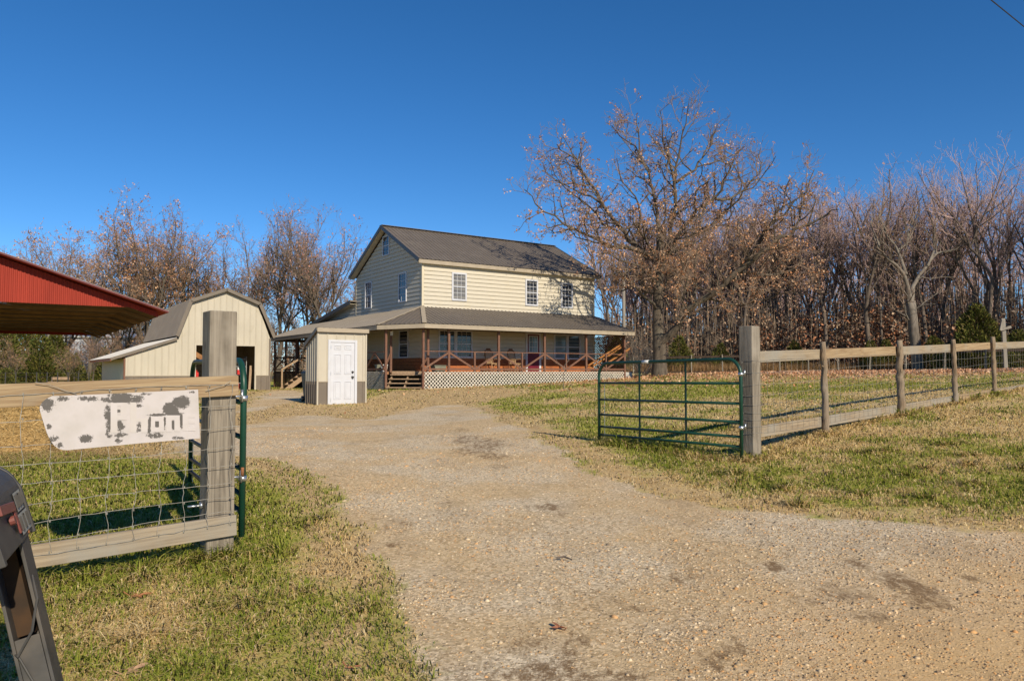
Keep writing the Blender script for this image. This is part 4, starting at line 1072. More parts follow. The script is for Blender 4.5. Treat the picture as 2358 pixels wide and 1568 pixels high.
# right fence
FR0 = Vector((3.02, 9.30, 0)); FRd = Vector((.764, .645, 0)); FRn = Vector((.645, -.764, 0))
rf = thing("board_fence", "wood and wire fence with round cedar posts right of the open drive", "fence", (FR0.x, FR0.y, G(FR0.x, FR0.y)))
pcx = FR0 + FRd * .0 - FRn * .0
pr = W(1735, 1060, 9.33)
pcr = Vector((pr.x, pr.y, 0)) + FRd * .095 - FRn * .095
square_post("gatepost", pcr.x, pcr.y, math.atan2(FRd.y, FRd.x), .19, EYE - 1.32, EYE + .565, 'post', rf)
def RB(t): # base line just in front of the boards
    p = Vector((pcr.x, pcr.y, 0)) + FRd * t; return p
RT = [0.095, 1.83, 4.36, 6.72, 8.86, 11.2, 13.6, 16.0, 18.4]
RZT = [.247, .309, .396, .493, .575, .66, .74, .81, .88]
def rzt(t): return float(np.interp(t, RT, RZT))
for i in range(len(RT) - 1):
    a, b = RT[i], RT[i + 1]
    for dz_, mm in ((-.075, 'railtan' if i % 2 else 'railgrey'), (-1.04, 'railgrey' if i != 3 else 'railtan')):
        pa, pb = RB(a), RB(b)
        plank("fence_rail", Vector((pa.x, pa.y, EYE + rzt(a) + dz_)), Vector((pb.x, pb.y, EYE + rzt(b) + dz_ + (0.004 if i % 2 else -.002))), .038, .145, mm, rf)
def log_post(x, y, z0, z1, r, lean, seed):
    rr = random.Random(seed); n = 16; pts = []; rs = []
    for i in range(n + 1):
        k = i / n
        pts.append(Vector((x + lean[0] * k + rr.gauss(0, .006), y + lean[1] * k + rr.gauss(0, .005), z0 + (z1 - z0) * k)))
        rs.append(r * (1.15 - .25 * k) * (1 + rr.gauss(0, .075)))
    m = MB(); m.tube(pts, rs, 12)
    for v in range(len(m.v)):
        p = m.v[v]; m.v[v] = (p[0] + rr.gauss(0, r * .10), p[1] + rr.gauss(0, r * .10), p[2])
    for _ in range(3):
        k = rr.uniform(.35, .85); p = pts[int(k * n)]; a = rr.uniform(0, 6.28); d = Vector((math.cos(a), math.sin(a), .5))
        m.tube([p + d * r * .5, p + d * r * 1.5], [r * .35, r * .2], 6)
    return m
for i, t in enumerate(RT[1:]):
    p = RB(t) + FRn * .075; g = G(p.x, p.y)
    r = [.043, .054, .042, .04, .042, .042, .042, .042][i]
    m = log_post(p.x, p.y, g - .15, EYE + rzt(t) + [.10, .10, .085, .115, .1, .1, .1, .1][i], r, (-.012 - .02 * (i == 0), .01), 40 + i)
    world_part(m, "fence_post", 'log', rf, True)
m = MB()
zr = [-.10, -.26, -.41, -.54, -.66, -.77, -.87, -.96, -1.04]
tt = np.arange(-.10, 16.0, .3)
for k, z in enumerate(zr):
    pts = []
    for t in tt:
        p = RB(t) + FRn * (.024 if t > .1 else .1); pts.append(Vector((p.x, p.y, EYE + rzt(max(t, .1)) + z - .03 + .008 * math.sin(2.1 * t + k))))
    m.tube(wobbly(pts, .002, 2), .0019, 4, False)
    # strands wrapped round the gatepost
    w_ = [pcr + FRd * .1 + FRn * .098, pcr - FRd * .098 + FRn * .099, pcr - FRd * .099 - FRn * .03]
    m.tube([Vector((q.x, q.y, EYE + .21 + z * .97 + .012 * math.sin(k + j))) for j, q in enumerate(w_)], .0026, 4, False)
    e = w_[2]; m.tube([Vector((e.x, e.y, EYE + .21 + z * .97)), Vector((e.x - .03, e.y - .02, EYE + .19 + z * .97)), Vector((e.x - .035, e.y - .035, EYE + .225 + z * .97))], .002, 4, False)
for t in np.arange(.22, 16.0, .152):
    p = RB(t) + FRn * .026; q = RB(t + .01 * math.sin(t * 9)) + FRn * .026
    m.tube([Vector((p.x, p.y, EYE + rzt(t) + zr[0] - .03)), Vector((q.x, q.y, EYE + rzt(t) - .55)), Vector((p.x, p.y, EYE + rzt(t) + zr[-1] - .03))], .0016, 4, False)
world_part(m, "wire_mesh", 'wire', rf)
gr_h = W(1708, 1060, 9.30); gr_f = W(1380, 1018, 11.5)
tg2, gp2, gd2 = gate("farm_gate", "green tubular farm gate standing open beside the right gatepost", (gr_h.x, gr_h.y, 0), (gr_f.x, gr_f.y, 0), EYE + .145, EYE + .11)
for z in (-.20, -.87):
    m = MB(); c_ = gp2(0, z); m.tube([c_ + Vector((0, 0, -.014)), c_ + Vector((0, 0, .03))], .032, 14); m.bar(c_ + Vector((0, 0, .0)), Vector((pcr.x - .1, pcr.y - .05, c_.z)), .02, .02); m.tube([c_ + Vector((.05, .0, -.01)), c_ + Vector((.05, 0, .06))], .011, 8)
    world_part(m, "hinge", 'zinc', tg2, True)
m = MB(); a, b = gp2(.645, .001), gp2(.595, .001); m.tube([a, b], .0245, 12); world_part(m, "paper_label", 'whiteplastic', tg2, True)
m = MB()
for k in range(30):
    a = gp2(.955, -.30 - .03 * k); m.tube([a + Vector((.0, -.02, 0)), a + Vector((.006 * (k % 2), -.02, -.03))], .004, 5)
world_part(m, "chain", 'zinc', tg2)

# mailbox on its leaning post
ns = Vector((.9, .42, 0)).normalized(); axm = Vector((.42, -.9, 0)).normalized()
lean = rad(16.5)
upm = (Vector((0, 0, 1)) * math.cos(lean) - ns * math.sin(lean)); nsm = (ns * math.cos(lean) + Vector((0, 0, 1)) * math.sin(lean))
B0 = W(78, 1218, 2.5)                                # far lower corner of the visible side
mb = thing("mailbox", "leaning black mailbox with red flag on a rusty steel post", "mailbox", (B0.x + .2, B0.y - .1, G(B0.x, B0.y)))
Wm, Hm, Lm = .21, .15, .50
def MP(a, h, w): return B0 + axm * a + upm * h - nsm * w     # a towards the road, h up, w across (0 = visible side)
profm = [(0, 0), (0, Hm)] + [(Wm / 2 - Wm / 2 * math.cos(t), Hm + Wm / 2 * math.sin(t)) for t in np.linspace(.15, math.pi - .15, 14)] + [(Wm, Hm), (Wm, 0)]
m = MB(); m.prism([(w, h) for w, h in profm], lambda p: MP(.015, p[1], p[0]), lambda p: MP(Lm, p[1], p[0])); world_part(m, "box", 'black', mb, bevel=.004)
m = MB()
for a0, a1, e in ((0, .018, .006), (Lm - .01, Lm + .012, .006)):
    m.prism([(w if 0 < w < Wm else w + (e if w else -e), h + (e if h > Hm else (-e if h == 0 else 0))) for w, h in profm], lambda p: MP(a0, p[1], p[0]), lambda p: MP(a1, p[1], p[0]))
world_part(m, "door_rim", 'black', mb, bevel=.003)
m = MB(); m.bar(MP(.235, .118, -.012), MP(.42, .135, -.012), .008, .03, up=upm); m.bar(MP(.245, .125, -.010), MP(.235, .035, -.010), .006, .028, up=axm); world_part(m, "flag", 'flag', mb, bevel=.002)
m = MB(); m.tube([MP(.30, .085, -.004), MP(.30, .085, -.018)], .014, 10); world_part(m, "flag_rivet", 'flag', mb)
for h0, h1, a0, a1 in ((.088, .149, .05, .16), (.018, .082, .035, .19)):
    m = MB(); m.quad(MP(a0, h0, -.0035), MP(a1, h0, -.0035), MP(a1, h1 if h1 < Hm else Hm, -.0035), MP(a0, h1 if h1 < Hm else Hm, -.0035))
    st_ = world_part(m, "number_plate", 'sticker', mb)
    m = MB(); n_ = 3
    for k in range(n_):
        a = a0 + (a1 - a0) * (k + .5) / n_; hh0, hh1 = h0 + .012, min(h1, Hm) - .008
        for o in (-.009, .009): m.bar(MP(a + o, hh0, -.0045), MP(a + o, hh1, -.0045), .005, .002, up=axm)
        m.bar(MP(a - .009, hh0, -.0045), MP(a + .009, hh0, -.0045), .005, .002, up=upm)
        if k % 2: m.bar(MP(a - .009, hh1, -.0045), MP(a + .009, hh1, -.0045), .005, .002, up=upm)
    mo = world_part(m, "digits", 'black', mb)
# post: hollow channel, solid below
q0 = W(30, 1290, 2.36); qd = (W(97, 1568, 2.36) - q0).normalized()
side = Vector((.93, .36, 0)); side = (side - qd * side.dot(qd)).normalized(); fwd = qd.cross(side).normalized()
if fwd.y > 0: fwd = -fwd
def PP(l, a, b): return q0 + qd * l + side * a + fwd * b
m = MB(); hw = .040
m.bar(PP(-.12, 0, -.05), PP(1.1, 0, -.05), 2 * hw, .012, up=fwd)
m.bar(PP(-.12, -hw, 0), PP(1.1, -hw, 0), .010, .10, up=fwd); m.bar(PP(-.12, hw, 0), PP(1.1, hw, 0), .010, .10, up=fwd)
m.bar(PP(.235, 0, .047), PP(1.1, 0, .047), 2 * hw - .012, .008, up=fwd)
world_part(m, "post", 'black', mb, bevel=.002)
m = MB(); m.bar(PP(-.1, -.012, -.02), PP(.235, -.012, -.02), .05, .04, up=fwd); world_part(m, "post_core", 'rubwood', mb)
m = MB(); m.tube([PP(.06, hw + .004, .02), PP(.13, hw + .01, .05), PP(.22, .02, .062), PP(.28, -.03, .062), PP(.27, -.05, .03)], .004, 6); m.tube([PP(.285, -.028, .062), PP(.40, .0, .06), PP(.50, .045, .06)], .0035, 6); world_part(m, "loose_wire", 'black', mb)
m = MB(); m.tube([MP(.09, .010, .002), MP(.09, .010, -.004)], .006, 8); world_part(m, "screw", 'rust', mb)

# ------------------------------------------------------------------ back fence, pole, cable, yard things
bp = [(WX(1395, 56), 56), (WX(1700, 50.5), 50.5), (WX(2000, 46), 46), (WX(2420, 40), 40), (WX(2700, 36), 36)]
bf = thing("back_fence", "dark rail fence with thin pale posts along the edge of the wood", "fence", (bp[1][0], bp[1][1], G(*bp[1])))
def bpos(k): 
    i = min(int(k), len(bp) - 2); f_ = k - i
    return bp[i][0] + (bp[i + 1][0] - bp[i][0]) * f_, bp[i][1] + (bp[i + 1][1] - bp[i][1]) * f_
M['oldrail'] = mat("dark_old_rail", (.10, .068, .05), (.07, .048, .036), 5)
ks = np.linspace(0, len(bp) - 1.001, 19)
for i, k in enumerate(ks):
    x, y = bpos(k); g = G(x, y)
    m = log_post(x, y - .08, g - .1, g + 1.28, .04, (random.gauss(0, .05), 0), 100 + i); world_part(m, "fence_post", 'polewood', bf)
for a, b in zip(ks[:-1], ks[1:]):
    xa, ya = bpos(a); xb, yb = bpos(b)
    for h in (1.13, .06):
        m = MB(); m.bar((xa, ya, G(xa, ya) + h), (xb, yb, G(xb, yb) + h), .04, .14); world_part(m, "fence_rail", 'oldrail', bf)
x, y = WX(1437, 54), 54.0; g = G(x, y)
m = MB(); m.tube([(0, 0, -.3), (0, 0, 7.3)], [.15, .11], 12)
for k in range(3): m.tube([(-.1 + .1 * k, -.12, 6.9 + .05 * k), (-.1 + .1 * k, -.12, 7.1 + .05 * k)], .04, 8)
o = m.build("utility_pole", M['polewood'], smooth=True); o.location = (x, y, g); tag(o, "pale utility pole rising behind the right end of the farmhouse porch", "pole")
a, b = W(2279, -2, 14), W(2358, 62, 16.5); d = b - a
pts = [a - d * 2.2 + Vector((0, 0, .0)), a - d * 1.0, a, b, b + d * 1.2, b + d * 3 + Vector((0, 0, .5)), b + d * 6 + Vector((0, 0, 2.0))]
m = MB(); m.tube(pts, .012, 6); o = m.build("power_cable", M['cable']); tag(o, "thin black power cable crossing the upper right corner of the sky", "cable")
# slanting wooden cross by the wood
x0 = W(2316, 845, 41); g = G(x0.x, x0.y)
cr = thing("wooden_cross", "grey wooden cross standing before the dark cedar at the wood edge", "cross", (x0.x, x0.y, g))
t0 = W(2309, 733, 41)
m = MB(); m.bar((x0.x, x0.y, g - .2), t0, .20, .12); world_part(m, "upright", 'polewood', cr)
a, b = W(2304, 760, 40.85), W(2328, 752.5, 40.85); m = MB(); m.bar(a, b, .06, .13); world_part(m, "crossbar", 'polewood', cr)
a, b = W(2309, 738, 40.8), W(2304, 761, 40.75); m = MB(); m.bar(a, b, .05, .16); world_part(m, "side_board", 'polewood', cr)

# planters, chairs and boards on the porch
def HP(t, s, z): 
    x, y = HL(t, s); return Vector((x, y, EYE + z))
def onporch(nm, label, cat, t, s, mm, fn, rz=0, group=None, z=-.05):
    m = MB(); fn(m); o = m.build(nm, M[mm], smooth=False); o.location = HP(t, s, z); o.rotation_euler = (0, 0, ROT + rz); return tag(o, label, cat, group)
def planter(w, h):
    def f(m):
        pts = [(-1,-1),(1,-1),(1,1),(-1,1)]
        m.add([(x * w * .38, y * w * .3, 0) for x, y in pts] + [(x * w * .5, y * w * .36, h) for x, y in pts] + [(x * w * .54, y * w * .4, h) for x, y in pts] + [(x * w * .54, y * w * .4, h + .03) for x, y in pts] + [(x * w * .46, y * w * .32, h + .03) for x, y in pts] + [(x * w * .44, y * w * .3, h - .05) for x, y in pts],
              [(3,2,1,0)] + [(4*i + k, 4*i + (k+1) % 4, 4*i + 4 + (k+1) % 4, 4*i + 4 + k) for i in range(5) for k in range(4)] + [(20,21,22,23)])
    return f
onporch("planter", "large olive planter box behind the porch rail right of the corner steps", "planter", -.25, -2.1, 'pot', planter(.62, .26))
def roundpot(m): m.tube([(0,0,0),(0,0,.28),(0,0,.281),(0,0,.33),(0,0,.331),(0,0,.25)], [.12,.17,.19,.19,.16,.15], 14)
onporch("planter", "round olive pot on the porch left of the corner steps", "planter", -2.2, .2, 'pot', roundpot)
onporch("planter", "pale pot by the post at the left of the corner steps", "planter", -2.15, -.35, 'whiteplastic', roundpot)
def rocker(label, t, rz):
    o = thing("rocking_chair", label, "rocking chair", tuple(HP(t, -.85, -.05)), ROT + rz, "bent twig rocking chairs on the porch")
    m = MB(); m.bar((0, -.23, .40), (0, .23, .37), .52, .035); m.build("seat", M['chairwood'], o)
    for x in (-.24, .24):
        m = MB(); m.tube([(x, -.42, .07), (x, -.2, .02), (x, .1, .015), (x, .35, .05), (x, .5, .12)], .018, 6); m.build("rocker", M['chairwood'], o)
        m = MB(); m.tube([(x, -.22, .02), (x, -.23, .40), (x, -.25, .60)], .02, 6); m.build("leg", M['chairwood'], o)
        m = MB(); m.tube([(x, .22, .03), (x, .23, .38), (x * 1.06, .36, 1.0)], .02, 6); m.build("leg", M['chairdark'], o)
        m = MB(); m.tube([(x * 1.08, -.28, .60), (x * 1.12, 0, .63), (x, .27, .60)], .022, 6); m.build("armrest", M['chairwood'], o)
        m = MB(); m.tube([(x * .9, -.24, .08), (x * .35, -.25, .30), (-x * .1, -.25, .36)], .012, 5); m.build("bent_brace", M['chairwood'], o)
    for k in range(7):
        x = (k - 3) * .062; m = MB(); m.tube([(x * .8, .24, .40), (x * 1.15, .37, 1.0 + .06 * (1 - abs(k - 3) / 3))], .013, 5); m.build("back_slat", M['chairwood'], o)
    m = MB(); m.tube([(-.26, .36, .98), (-.14, .37, 1.08), (0, .375, 1.10), (.14, .37, 1.08), (.26, .36, .98)], .024, 6); m.bar((-.13, .372, 1.12), (.13, .372, 1.12), .03, .12); m.build("back_rail", M['chairdark'], o)
    return o
rocker("bent twig rocking chair on the porch, nearer the maroon front door", 4.95, .15)
rocker("bent twig rocking chair on the porch, farther from the maroon front door", 3.55, .1)
for k, (a, b, lab) in enumerate((((8.45, -1.9, .02), (11.05, -2.2, 1.42), "upper orange board leaning across the right end of the porch"), ((8.7, -2.1, .02), (11.05, -2.28, 1.30), "middle orange board leaning across the right end of the porch"), ((9.2, -2.25, .02), (11.6, -2.33, 1.22), "longest low orange board poking out past the right porch post"))):
    A_, B_ = HP(*a), HP(*b); mx, L = frame_matrix(A_, B_); m = MB(); m.box(0, L, -.02, .02, -.045, .045); o = m.build("board", M['lumber']); o.matrix_world = mx
    tag(o, lab, "board", "boards leaning at the porch end")
# wheeled bin behind the shed
pb = W(701, 925, 25.3)
bn = thing("wheeled_bin", "dark grey wheeled bin tucked behind the tan pump shed", "bin", (pb.x + .22, pb.y + .2, G(pb.x, pb.y)), ROT)
m = MB(); m.add([(-.22,-.25,.05),(.22,-.25,.05),(.22,.25,.05),(-.22,.25,.05),(-.3,-.34,.98),(.3,-.34,.98),(.3,.34,.98),(-.3,.34,.98)], [(3,2,1,0),(0,1,5,4),(1,2,6,5),(2,3,7,6),(3,0,4,7),(4,5,6,7)]); m.build("body", M['bin'], bn, bevel=.02)
m = MB(); m.add([(-.32,-.36,.985),(.32,-.36,.985),(.32,.36,.985),(-.32,.36,.985),(-.26,-.28,1.06),(.26,-.28,1.06),(.26,.28,1.06),(-.26,.28,1.06)], [(3,2,1,0),(0,1,5,4),(1,2,6,5),(2,3,7,6),(3,0,4,7),(4,5,6,7)]); m.build("lid", M['bin'], bn, bevel=.02)
for x in (-.25, .25):
    m = MB(); m.tube([(x - .03, .28, .1), (x + .03, .28, .1)], .1, 14); m.build("wheel", M['black'], bn, smooth=True)
# a block at the porch end
onporch("stone_block", "tan concrete block on the grass at the right porch end", "block", 11.25, -2.3, 'concrete', lambda m: (m.box(0, .5, 0, .35, -.45, -.12), m.box(.04, .46, .03, .32, -.12, -.09)), z=.0)

# ------------------------------------------------------------------ trees
def seg_mesh(segs, sides=3):
    """tapered prisms for thin branches; segs (N,8): start, end, two radii"""
    S_ = np.asarray(segs, dtype=np.float64); n = len(S_)
    p, q = S_[:, :3], S_[:, 3:6]; d = q - p; d /= np.linalg.norm(d, axis=1, keepdims=True) + 1e-9
    a = np.where(np.abs(d[:, 2:3]) < .9, [[0, 0, 1.0]], [[1.0, 0, 0]])
    x = np.cross(d, a); x /= np.linalg.norm(x, axis=1, keepdims=True); y = np.cross(d, x)
    v = np.empty((n, 2 * sides, 3))
    for k in range(sides):
        t = 2 * math.pi * k / sides
        o = x * math.cos(t) + y * math.sin(t)
        v[:, k] = p + o * S_[:, 6:7]; v[:, sides + k] = q + o * S_[:, 7:8]
    base = (np.arange(n) * 2 * sides)[:, None]
    f = np.concatenate([np.stack([base[:, 0] + k, base[:, 0] + (k + 1) % sides, base[:, 0] + sides + (k + 1) % sides, base[:, 0] + sides + k], 1) for k in range(sides)])
    return v.reshape(-1, 3), f
def leaf_mesh(pos, size, colors, rng, flat=.0):
    n = len(pos); pos = np.asarray(pos)
    u1 = rng.normal(size=(n, 3)); u1 /= np.linalg.norm(u1, axis=1, keepdims=True)
    u2 = rng.normal(size=(n, 3)); u2[:, 2] -= .2; u2 -= u1 * (u2 * u1).sum(1, keepdims=True); u2 /= np.linalg.norm(u2, axis=1, keepdims=True)
    s_ = (size * rng.uniform(.6, 1.3, n))[:, None]
    c_ = np.cross(u1, u2)
    v = np.stack([pos, pos + u1 * s_ * .5 + u2 * s_ * .32 + c_ * s_ * .12, pos + u1 * s_, pos + u1 * s_ * .5 - u2 * s_ * .32 + c_ * s_ * .12], 1).reshape(-1, 3)
    b = (np.arange(n) * 4)[:, None]
    f = np.concatenate([b + np.array([[0, 1, 2]]), b + np.array([[0, 2, 3]])])
    ci = rng.integers(0, len(colors), n); col = np.asarray(colors)[ci] * rng.uniform(.7, 1.2, (n, 1))
    return v, f, np.repeat(col, 4, 0)
class Tree:
    def __init__(s, seed): s.r = random.Random(seed); s.segs = []; s.tips = []; s.wood = MB()
    def walk(s, p, d, L, gn, up, step):
        p = Vector(p); d = Vector(d).normalized(); pts = [p]; n = max(2, int(L / step))
        for i in range(n):
            d = (d + Vector((s.r.gauss(0, gn), s.r.gauss(0, gn), s.r.gauss(0, gn) + up))).normalized()
            p = p + d * (L / n); pts.append(p)
        return pts
    def limb(s, pts, r0, r1, lvl, P):
        n = len(pts); rr = [r0 + (r1 - r0) * (i / (n - 1)) ** .8 for i in range(n)]
        if r0 > P['tube']: s.wood.tube(pts, rr, 9 if r0 > .12 else 6, False)
        else:
            for a, b, x, y in zip(pts[:-1], pts[1:], rr[:-1], rr[1:]): s.segs.append((*a, *b, x, y))
        if lvl >= P['max']:
            s.tips.append((pts[-1], pts[len(pts) // 2])); return
        L = sum((b - a).length for a, b in zip(pts[:-1], pts[1:]))
        nc = P['n'][lvl] * L; nc = int(nc) + (s.r.random() < nc - int(nc))
        for c_ in range(nc):
            f = P['start'][lvl] + (1 - P['start'][lvl]) * (c_ + s.r.random()) / nc
            x = f * (n - 1); i = min(int(x), n - 2); p = pts[i].lerp(pts[i + 1], x - i); t = (pts[i + 1] - pts[i]).normalized()
            a = Vector((s.r.gauss(0, 1), s.r.gauss(0, 1), s.r.gauss(0, 1) + P['lift'])); a = (a - t * a.dot(t)).normalized()
            th = rad(s.r.uniform(*P['ang'][lvl])); d = t * math.cos(th) + a * math.sin(th)
            cl = P['len'][lvl] * (1.15 - .6 * f) * s.r.uniform(.6, 1.25)
            cr = min(rr[i] * .7, P['rad'][lvl] * s.r.uniform(.75, 1.2))
            s.limb(s.walk(p, d, cl, P['gn'], P['up'], P['step'][lvl]), cr, max(cr * .45, P['rmin']), lvl + 1, P)
        if lvl >= 1:
            s.tips.append((pts[-1], pts[-2]))
    def leaves(s, prob, per, size, colors, rng, spread=.14):
        pos = []
        for tip, mid in s.tips:
            k = prob(tip) if callable(prob) else prob
            if s.r.random() < k:
                for _ in range(s.r.randint(*per)):
                    q = mid.lerp(tip, s.r.uniform(.3, 1.1)); pos.append((q.x + s.r.gauss(0, spread), q.y + s.r.gauss(0, spread), q.z + s.r.gauss(0, spread)))
        if not pos: return None
        return leaf_mesh(np.array(pos), size, colors, rng)
RUSSET = [(.56, .31, .17), (.64, .40, .235), (.45, .21, .10), (.68, .46, .30), (.32, .145, .07), (.60, .32, .19)]
PINK = [(.48, .25, .19), (.56, .32, .24), (.42, .21, .16), (.60, .40, .3)]
RUST = [(.50, .22, .11), (.40, .17, .09), (.54, .31, .19), (.56, .40, .27), (.33, .16, .09), (.48, .34, .24), (.44, .33, .25)]

# the big oak beside the house, limbs laid out in metres from its foot (x right, z up), each with its own depth
OB = WX(1520, 39.0), 39.0
oak = thing("oak_tree", "huge spreading oak holding brown leaves right of the farmhouse", "tree", (OB[0], OB[1], G(*OB) - .05))
T = Tree(5)
def op_(pts, y0, y1):
    pts = [(1450 + (a - 1450) * .55 if a > 1450 else 260 - (260 - a) * .75 if a < 260 else a, 300 - (300 - b) * .74 if b < 300 else b) for a, b in pts]
    L = len(pts); return [Vector(((cx - 845) / 96.8, y0 + (y1 - y0) * i / (L - 1), (1535 - cy) / 96.8)) for i, (cx, cy) in enumerate(pts)]
def fine(pts, gn, step=.45):
    out = []
    for a, b in zip(pts[:-1], pts[1:]):
        n = max(1, int((b - a).length / step))
        for i in range(n):
            q = a.lerp(b, i / n)
            if out: q = q + Vector((T.r.gauss(0, gn), T.r.gauss(0, gn), T.r.gauss(0, gn)))
            out.append(q)
    out.append(pts[-1]); return out
POAK = dict(tube=.028, max=4, n=[1.9, 1.9, 3.0, 4.9], start=[.16, .16, .12, .1], ang=[(35, 75), (35, 75), (30, 70), (25, 65)], len=[2.3, 2.3, 1.1, .55], rad=[.05, .05, .021, .0105],
            gn=.27, up=.05, lift=.35, step=[.3, .3, .22, .2], rmin=.0065)
T.wood.tube(fine([Vector((0, 0, -.3)), Vector((0, 0, .25)), Vector((-.03, 0, 1.0)), Vector((-.08, .0, 2.2)), Vector((-.1, .05, 3.2)), Vector((-.06, .1, 4.6)), Vector((.06, .1, 6.2)), Vector((.05, .1, 7.5))], .015), [.62, .52, .45, .43] + [.40] * 3 + [.36] * 3 + [.33] * 4 + [.29] * 4 if False else .36, 14)
T.wood = MB()
tp = fine([Vector((0, 0, -.3)), Vector((0, 0, .25)), Vector((-.03, 0, 1.0)), Vector((-.08, .0, 2.2)), Vector((-.1, .05, 3.2)), Vector((-.06, .1, 4.6)), Vector((.06, .1, 6.2)), Vector((.05, .1, 7.6))], .015)
tr_ = [float(np.interp(p.z, [-.3, .1, .4, 1.0, 2.5, 3.5, 5, 7.6], [.56, .45, .37, .335, .315, .28, .25, .19])) * (1 + T.r.gauss(0, .03)) for p in tp]
T.wood.tube(tp, tr_, 16)
LIMBS = [([(850,1400),(885,1310),(955,1235),(1000,1168),(1060,1132),(1125,1092),(1175,1030),(1245,972),(1330,900),(1440,830),(1550,795),(1680,765)], 0, -3.5, .31, .06),
 ([(845,930),(760,888),(695,830),(655,745),(605,690),(560,620),(500,505),(455,430),(400,350),(330,285)], .1, 1.5, .22, .03),
 ([(800,905),(735,890),(620,880),(500,830),(400,790),(300,740),(200,680),(110,615)], .1, -2.0, .17, .025),
 ([(690,825),(600,770),(480,690),(390,620),(310,540),(280,480)], .3, -1.8, .11, .02),
 ([(560,620),(470,560),(370,500),(280,420),(255,360)], 1.0, 2.4, .09, .02),
 ([(850,930),(740,800),(735,730),(700,640),(640,560),(600,470)], .1, -2.2, .12, .02),
 ([(852,940),(850,780),(835,640),(820,560),(800,430),(740,330),(650,245),(620,160)], .1, 1.2, .17, .025),
 ([(800,430),(760,370),(745,240),(740,120)], .9, .2, .07, .02),
 ([(855,935),(900,810),(925,650),(935,540),(905,400),(880,250),(865,75)], .1, .6, .20, .025),
 ([(935,540),(945,400),(960,290),(975,170),(985,65)], .5, -1.0, .11, .02),
 ([(945,520),(1010,480),(1060,440),(1110,360),(1160,280),(1200,165)], .5, 2.0, .11, .02),
 ([(860,930),(900,880),(960,780),(1040,690),(1110,640),(1150,560),(1185,470),(1245,390)], .1, -1.5, .18, .03),
 ([(1110,640),(1200,630),(1290,560),(1380,460),(1400,330)], -1.0, .8, .10, .02),
 ([(865,920),(930,880),(1060,780),(1190,690),(1300,600),(1400,500),(1470,430)], .1, 3.0, .14, .02),
 ([(1240,975),(1265,900),(1300,820),(1400,740),(1490,650),(1550,560)], -1.6, -3.6, .15, .02),
 ([(1440,830),(1540,720),(1620,640),(1680,585)], -2.4, -1.0, .09, .02),
 ([(1200,1010),(1300,1015),(1430,1012),(1550,985),(1700,925)], -1.4, -.2, .15, .025),
 ([(1060,1135),(1130,1165),(1220,1180),(1380,1120),(1500,1135),(1560,1110)], -.6, -3.2, .11, .02),
 ([(830,1190),(760,1130),(690,1070),(600,1010),(520,1010)], 0, -2.6, .12, .02),
 ([(835,1050),(760,990),(660,960),(560,930),(500,950)], .1, -2.8, .11, .02),
 ([(845,1000),(870,900),(900,860),(960,850),(1050,830)], .1, -3.6, .13, .02),
 ([(840,1150),(880,1060),(930,970),(990,940),(1090,960)], .05, 3.2, .12, .02),
 ([(840,1000),(800,900),(780,820),(800,700)], .1, 3.6, .13, .02),
 ([(840,1120),(740,1060),(640,1080),(560,1050)], .05, 2.8, .10, .02),
 ([(1000,1168),(1040,1040),(1130,960),(1160,860),(1150,760)], -.5, 1.8, .12, .02),
 ([(955,1235),(930,1150),(940,1060),(920,980),(860,900)], -.4, -2.6, .09, .02),
 ([(1330,900),(1380,980),(1450,1020)], -2.1, -3.0, .05, .02)]
for pts, y0, y1, r0, r1 in LIMBS:
    T.limb(fine(op_(pts, y0, y1), .075), r0 * .80, r1 * .75, 1, POAK)
T.wood.build("trunk", M['bark'], oak, smooth=True)
v, f = seg_mesh(T.segs, 4)
np_mesh("crown", v, f, M['twig'], oak)
def oakp(t):
    return float(np.clip(.55 - (t.z - 4) / 22 + .30 * (vnoise(np.array([t.x]), np.array([t.z]), .55, 4)[0] - .5) * 2.4, .03, .75)) * (1.0 if t.z > 1.5 else .3)
v, f, c = T.leaves(oakp, (3, 8), .11, RUSSET, np.random.default_rng(3), .055)
np_mesh("leaves", v, f, M['leaf'], oak, c)

def make_tree(seed, H, fork, nl, spread, r0, P, lean=.0, leader=True):
    t = Tree(seed); R = t.r
    top = [Vector((0, 0, -.3)), Vector((R.gauss(0, .05), R.gauss(0, .05), fork * .5)), Vector((lean + R.gauss(0, .12), R.gauss(0, .12), fork))]
    fp = t.walk(top[0], (0, 0, 1), fork * .98 + .3, .045, .02, .7); fp = [p + Vector((lean * p.z / fork, 0, 0)) for p in fp]
    t.wood.tube(fp, [r0 * 1.25] + [r0 * (1 - .3 * i / len(fp)) for i in range(1, len(fp))], 10, False)
    b = fp[-1]
    if leader:
        pts = t.walk(b, (R.gauss(0, .1), R.gauss(0, .1), 1), H - fork, .10, .06, .6); t.limb(pts, r0 * .68, .02, 1, P)
    for i in range(nl):
        a = 2 * math.pi * (i + R.random() * .7) / nl
        h0 = fork * (1 if i < 3 or not leader else 1) + (H - fork) * (.0 if not leader else .45 * R.random())
        st = b if not leader else (pts[min(int((h0 - fork) / (H - fork) * (len(pts) - 1)), len(pts) - 2)])
        Lm = (H - st.z) * R.uniform(.75, 1.02)
        d = Vector((math.cos(a) * spread, math.sin(a) * spread, 1)).normalized()
        lp = t.walk(st, d, Lm, .10, .07, .55); t.limb(lp, r0 * R.uniform(.36, .5), .018, 1, P)
    return t
PF = dict(tube=.035, max=4, n=[1.5, 1.5, 2.4, 2.9], start=[.2, .2, .15, .1], ang=[(30, 60), (25, 60), (25, 60), (25, 60)], len=[2.2, 2.2, 1.15, .62], rad=[.05, .045, .022, .013],
          gn=.17, up=.09, lift=.35, step=[.4, .4, .35, .31], rmin=.008)
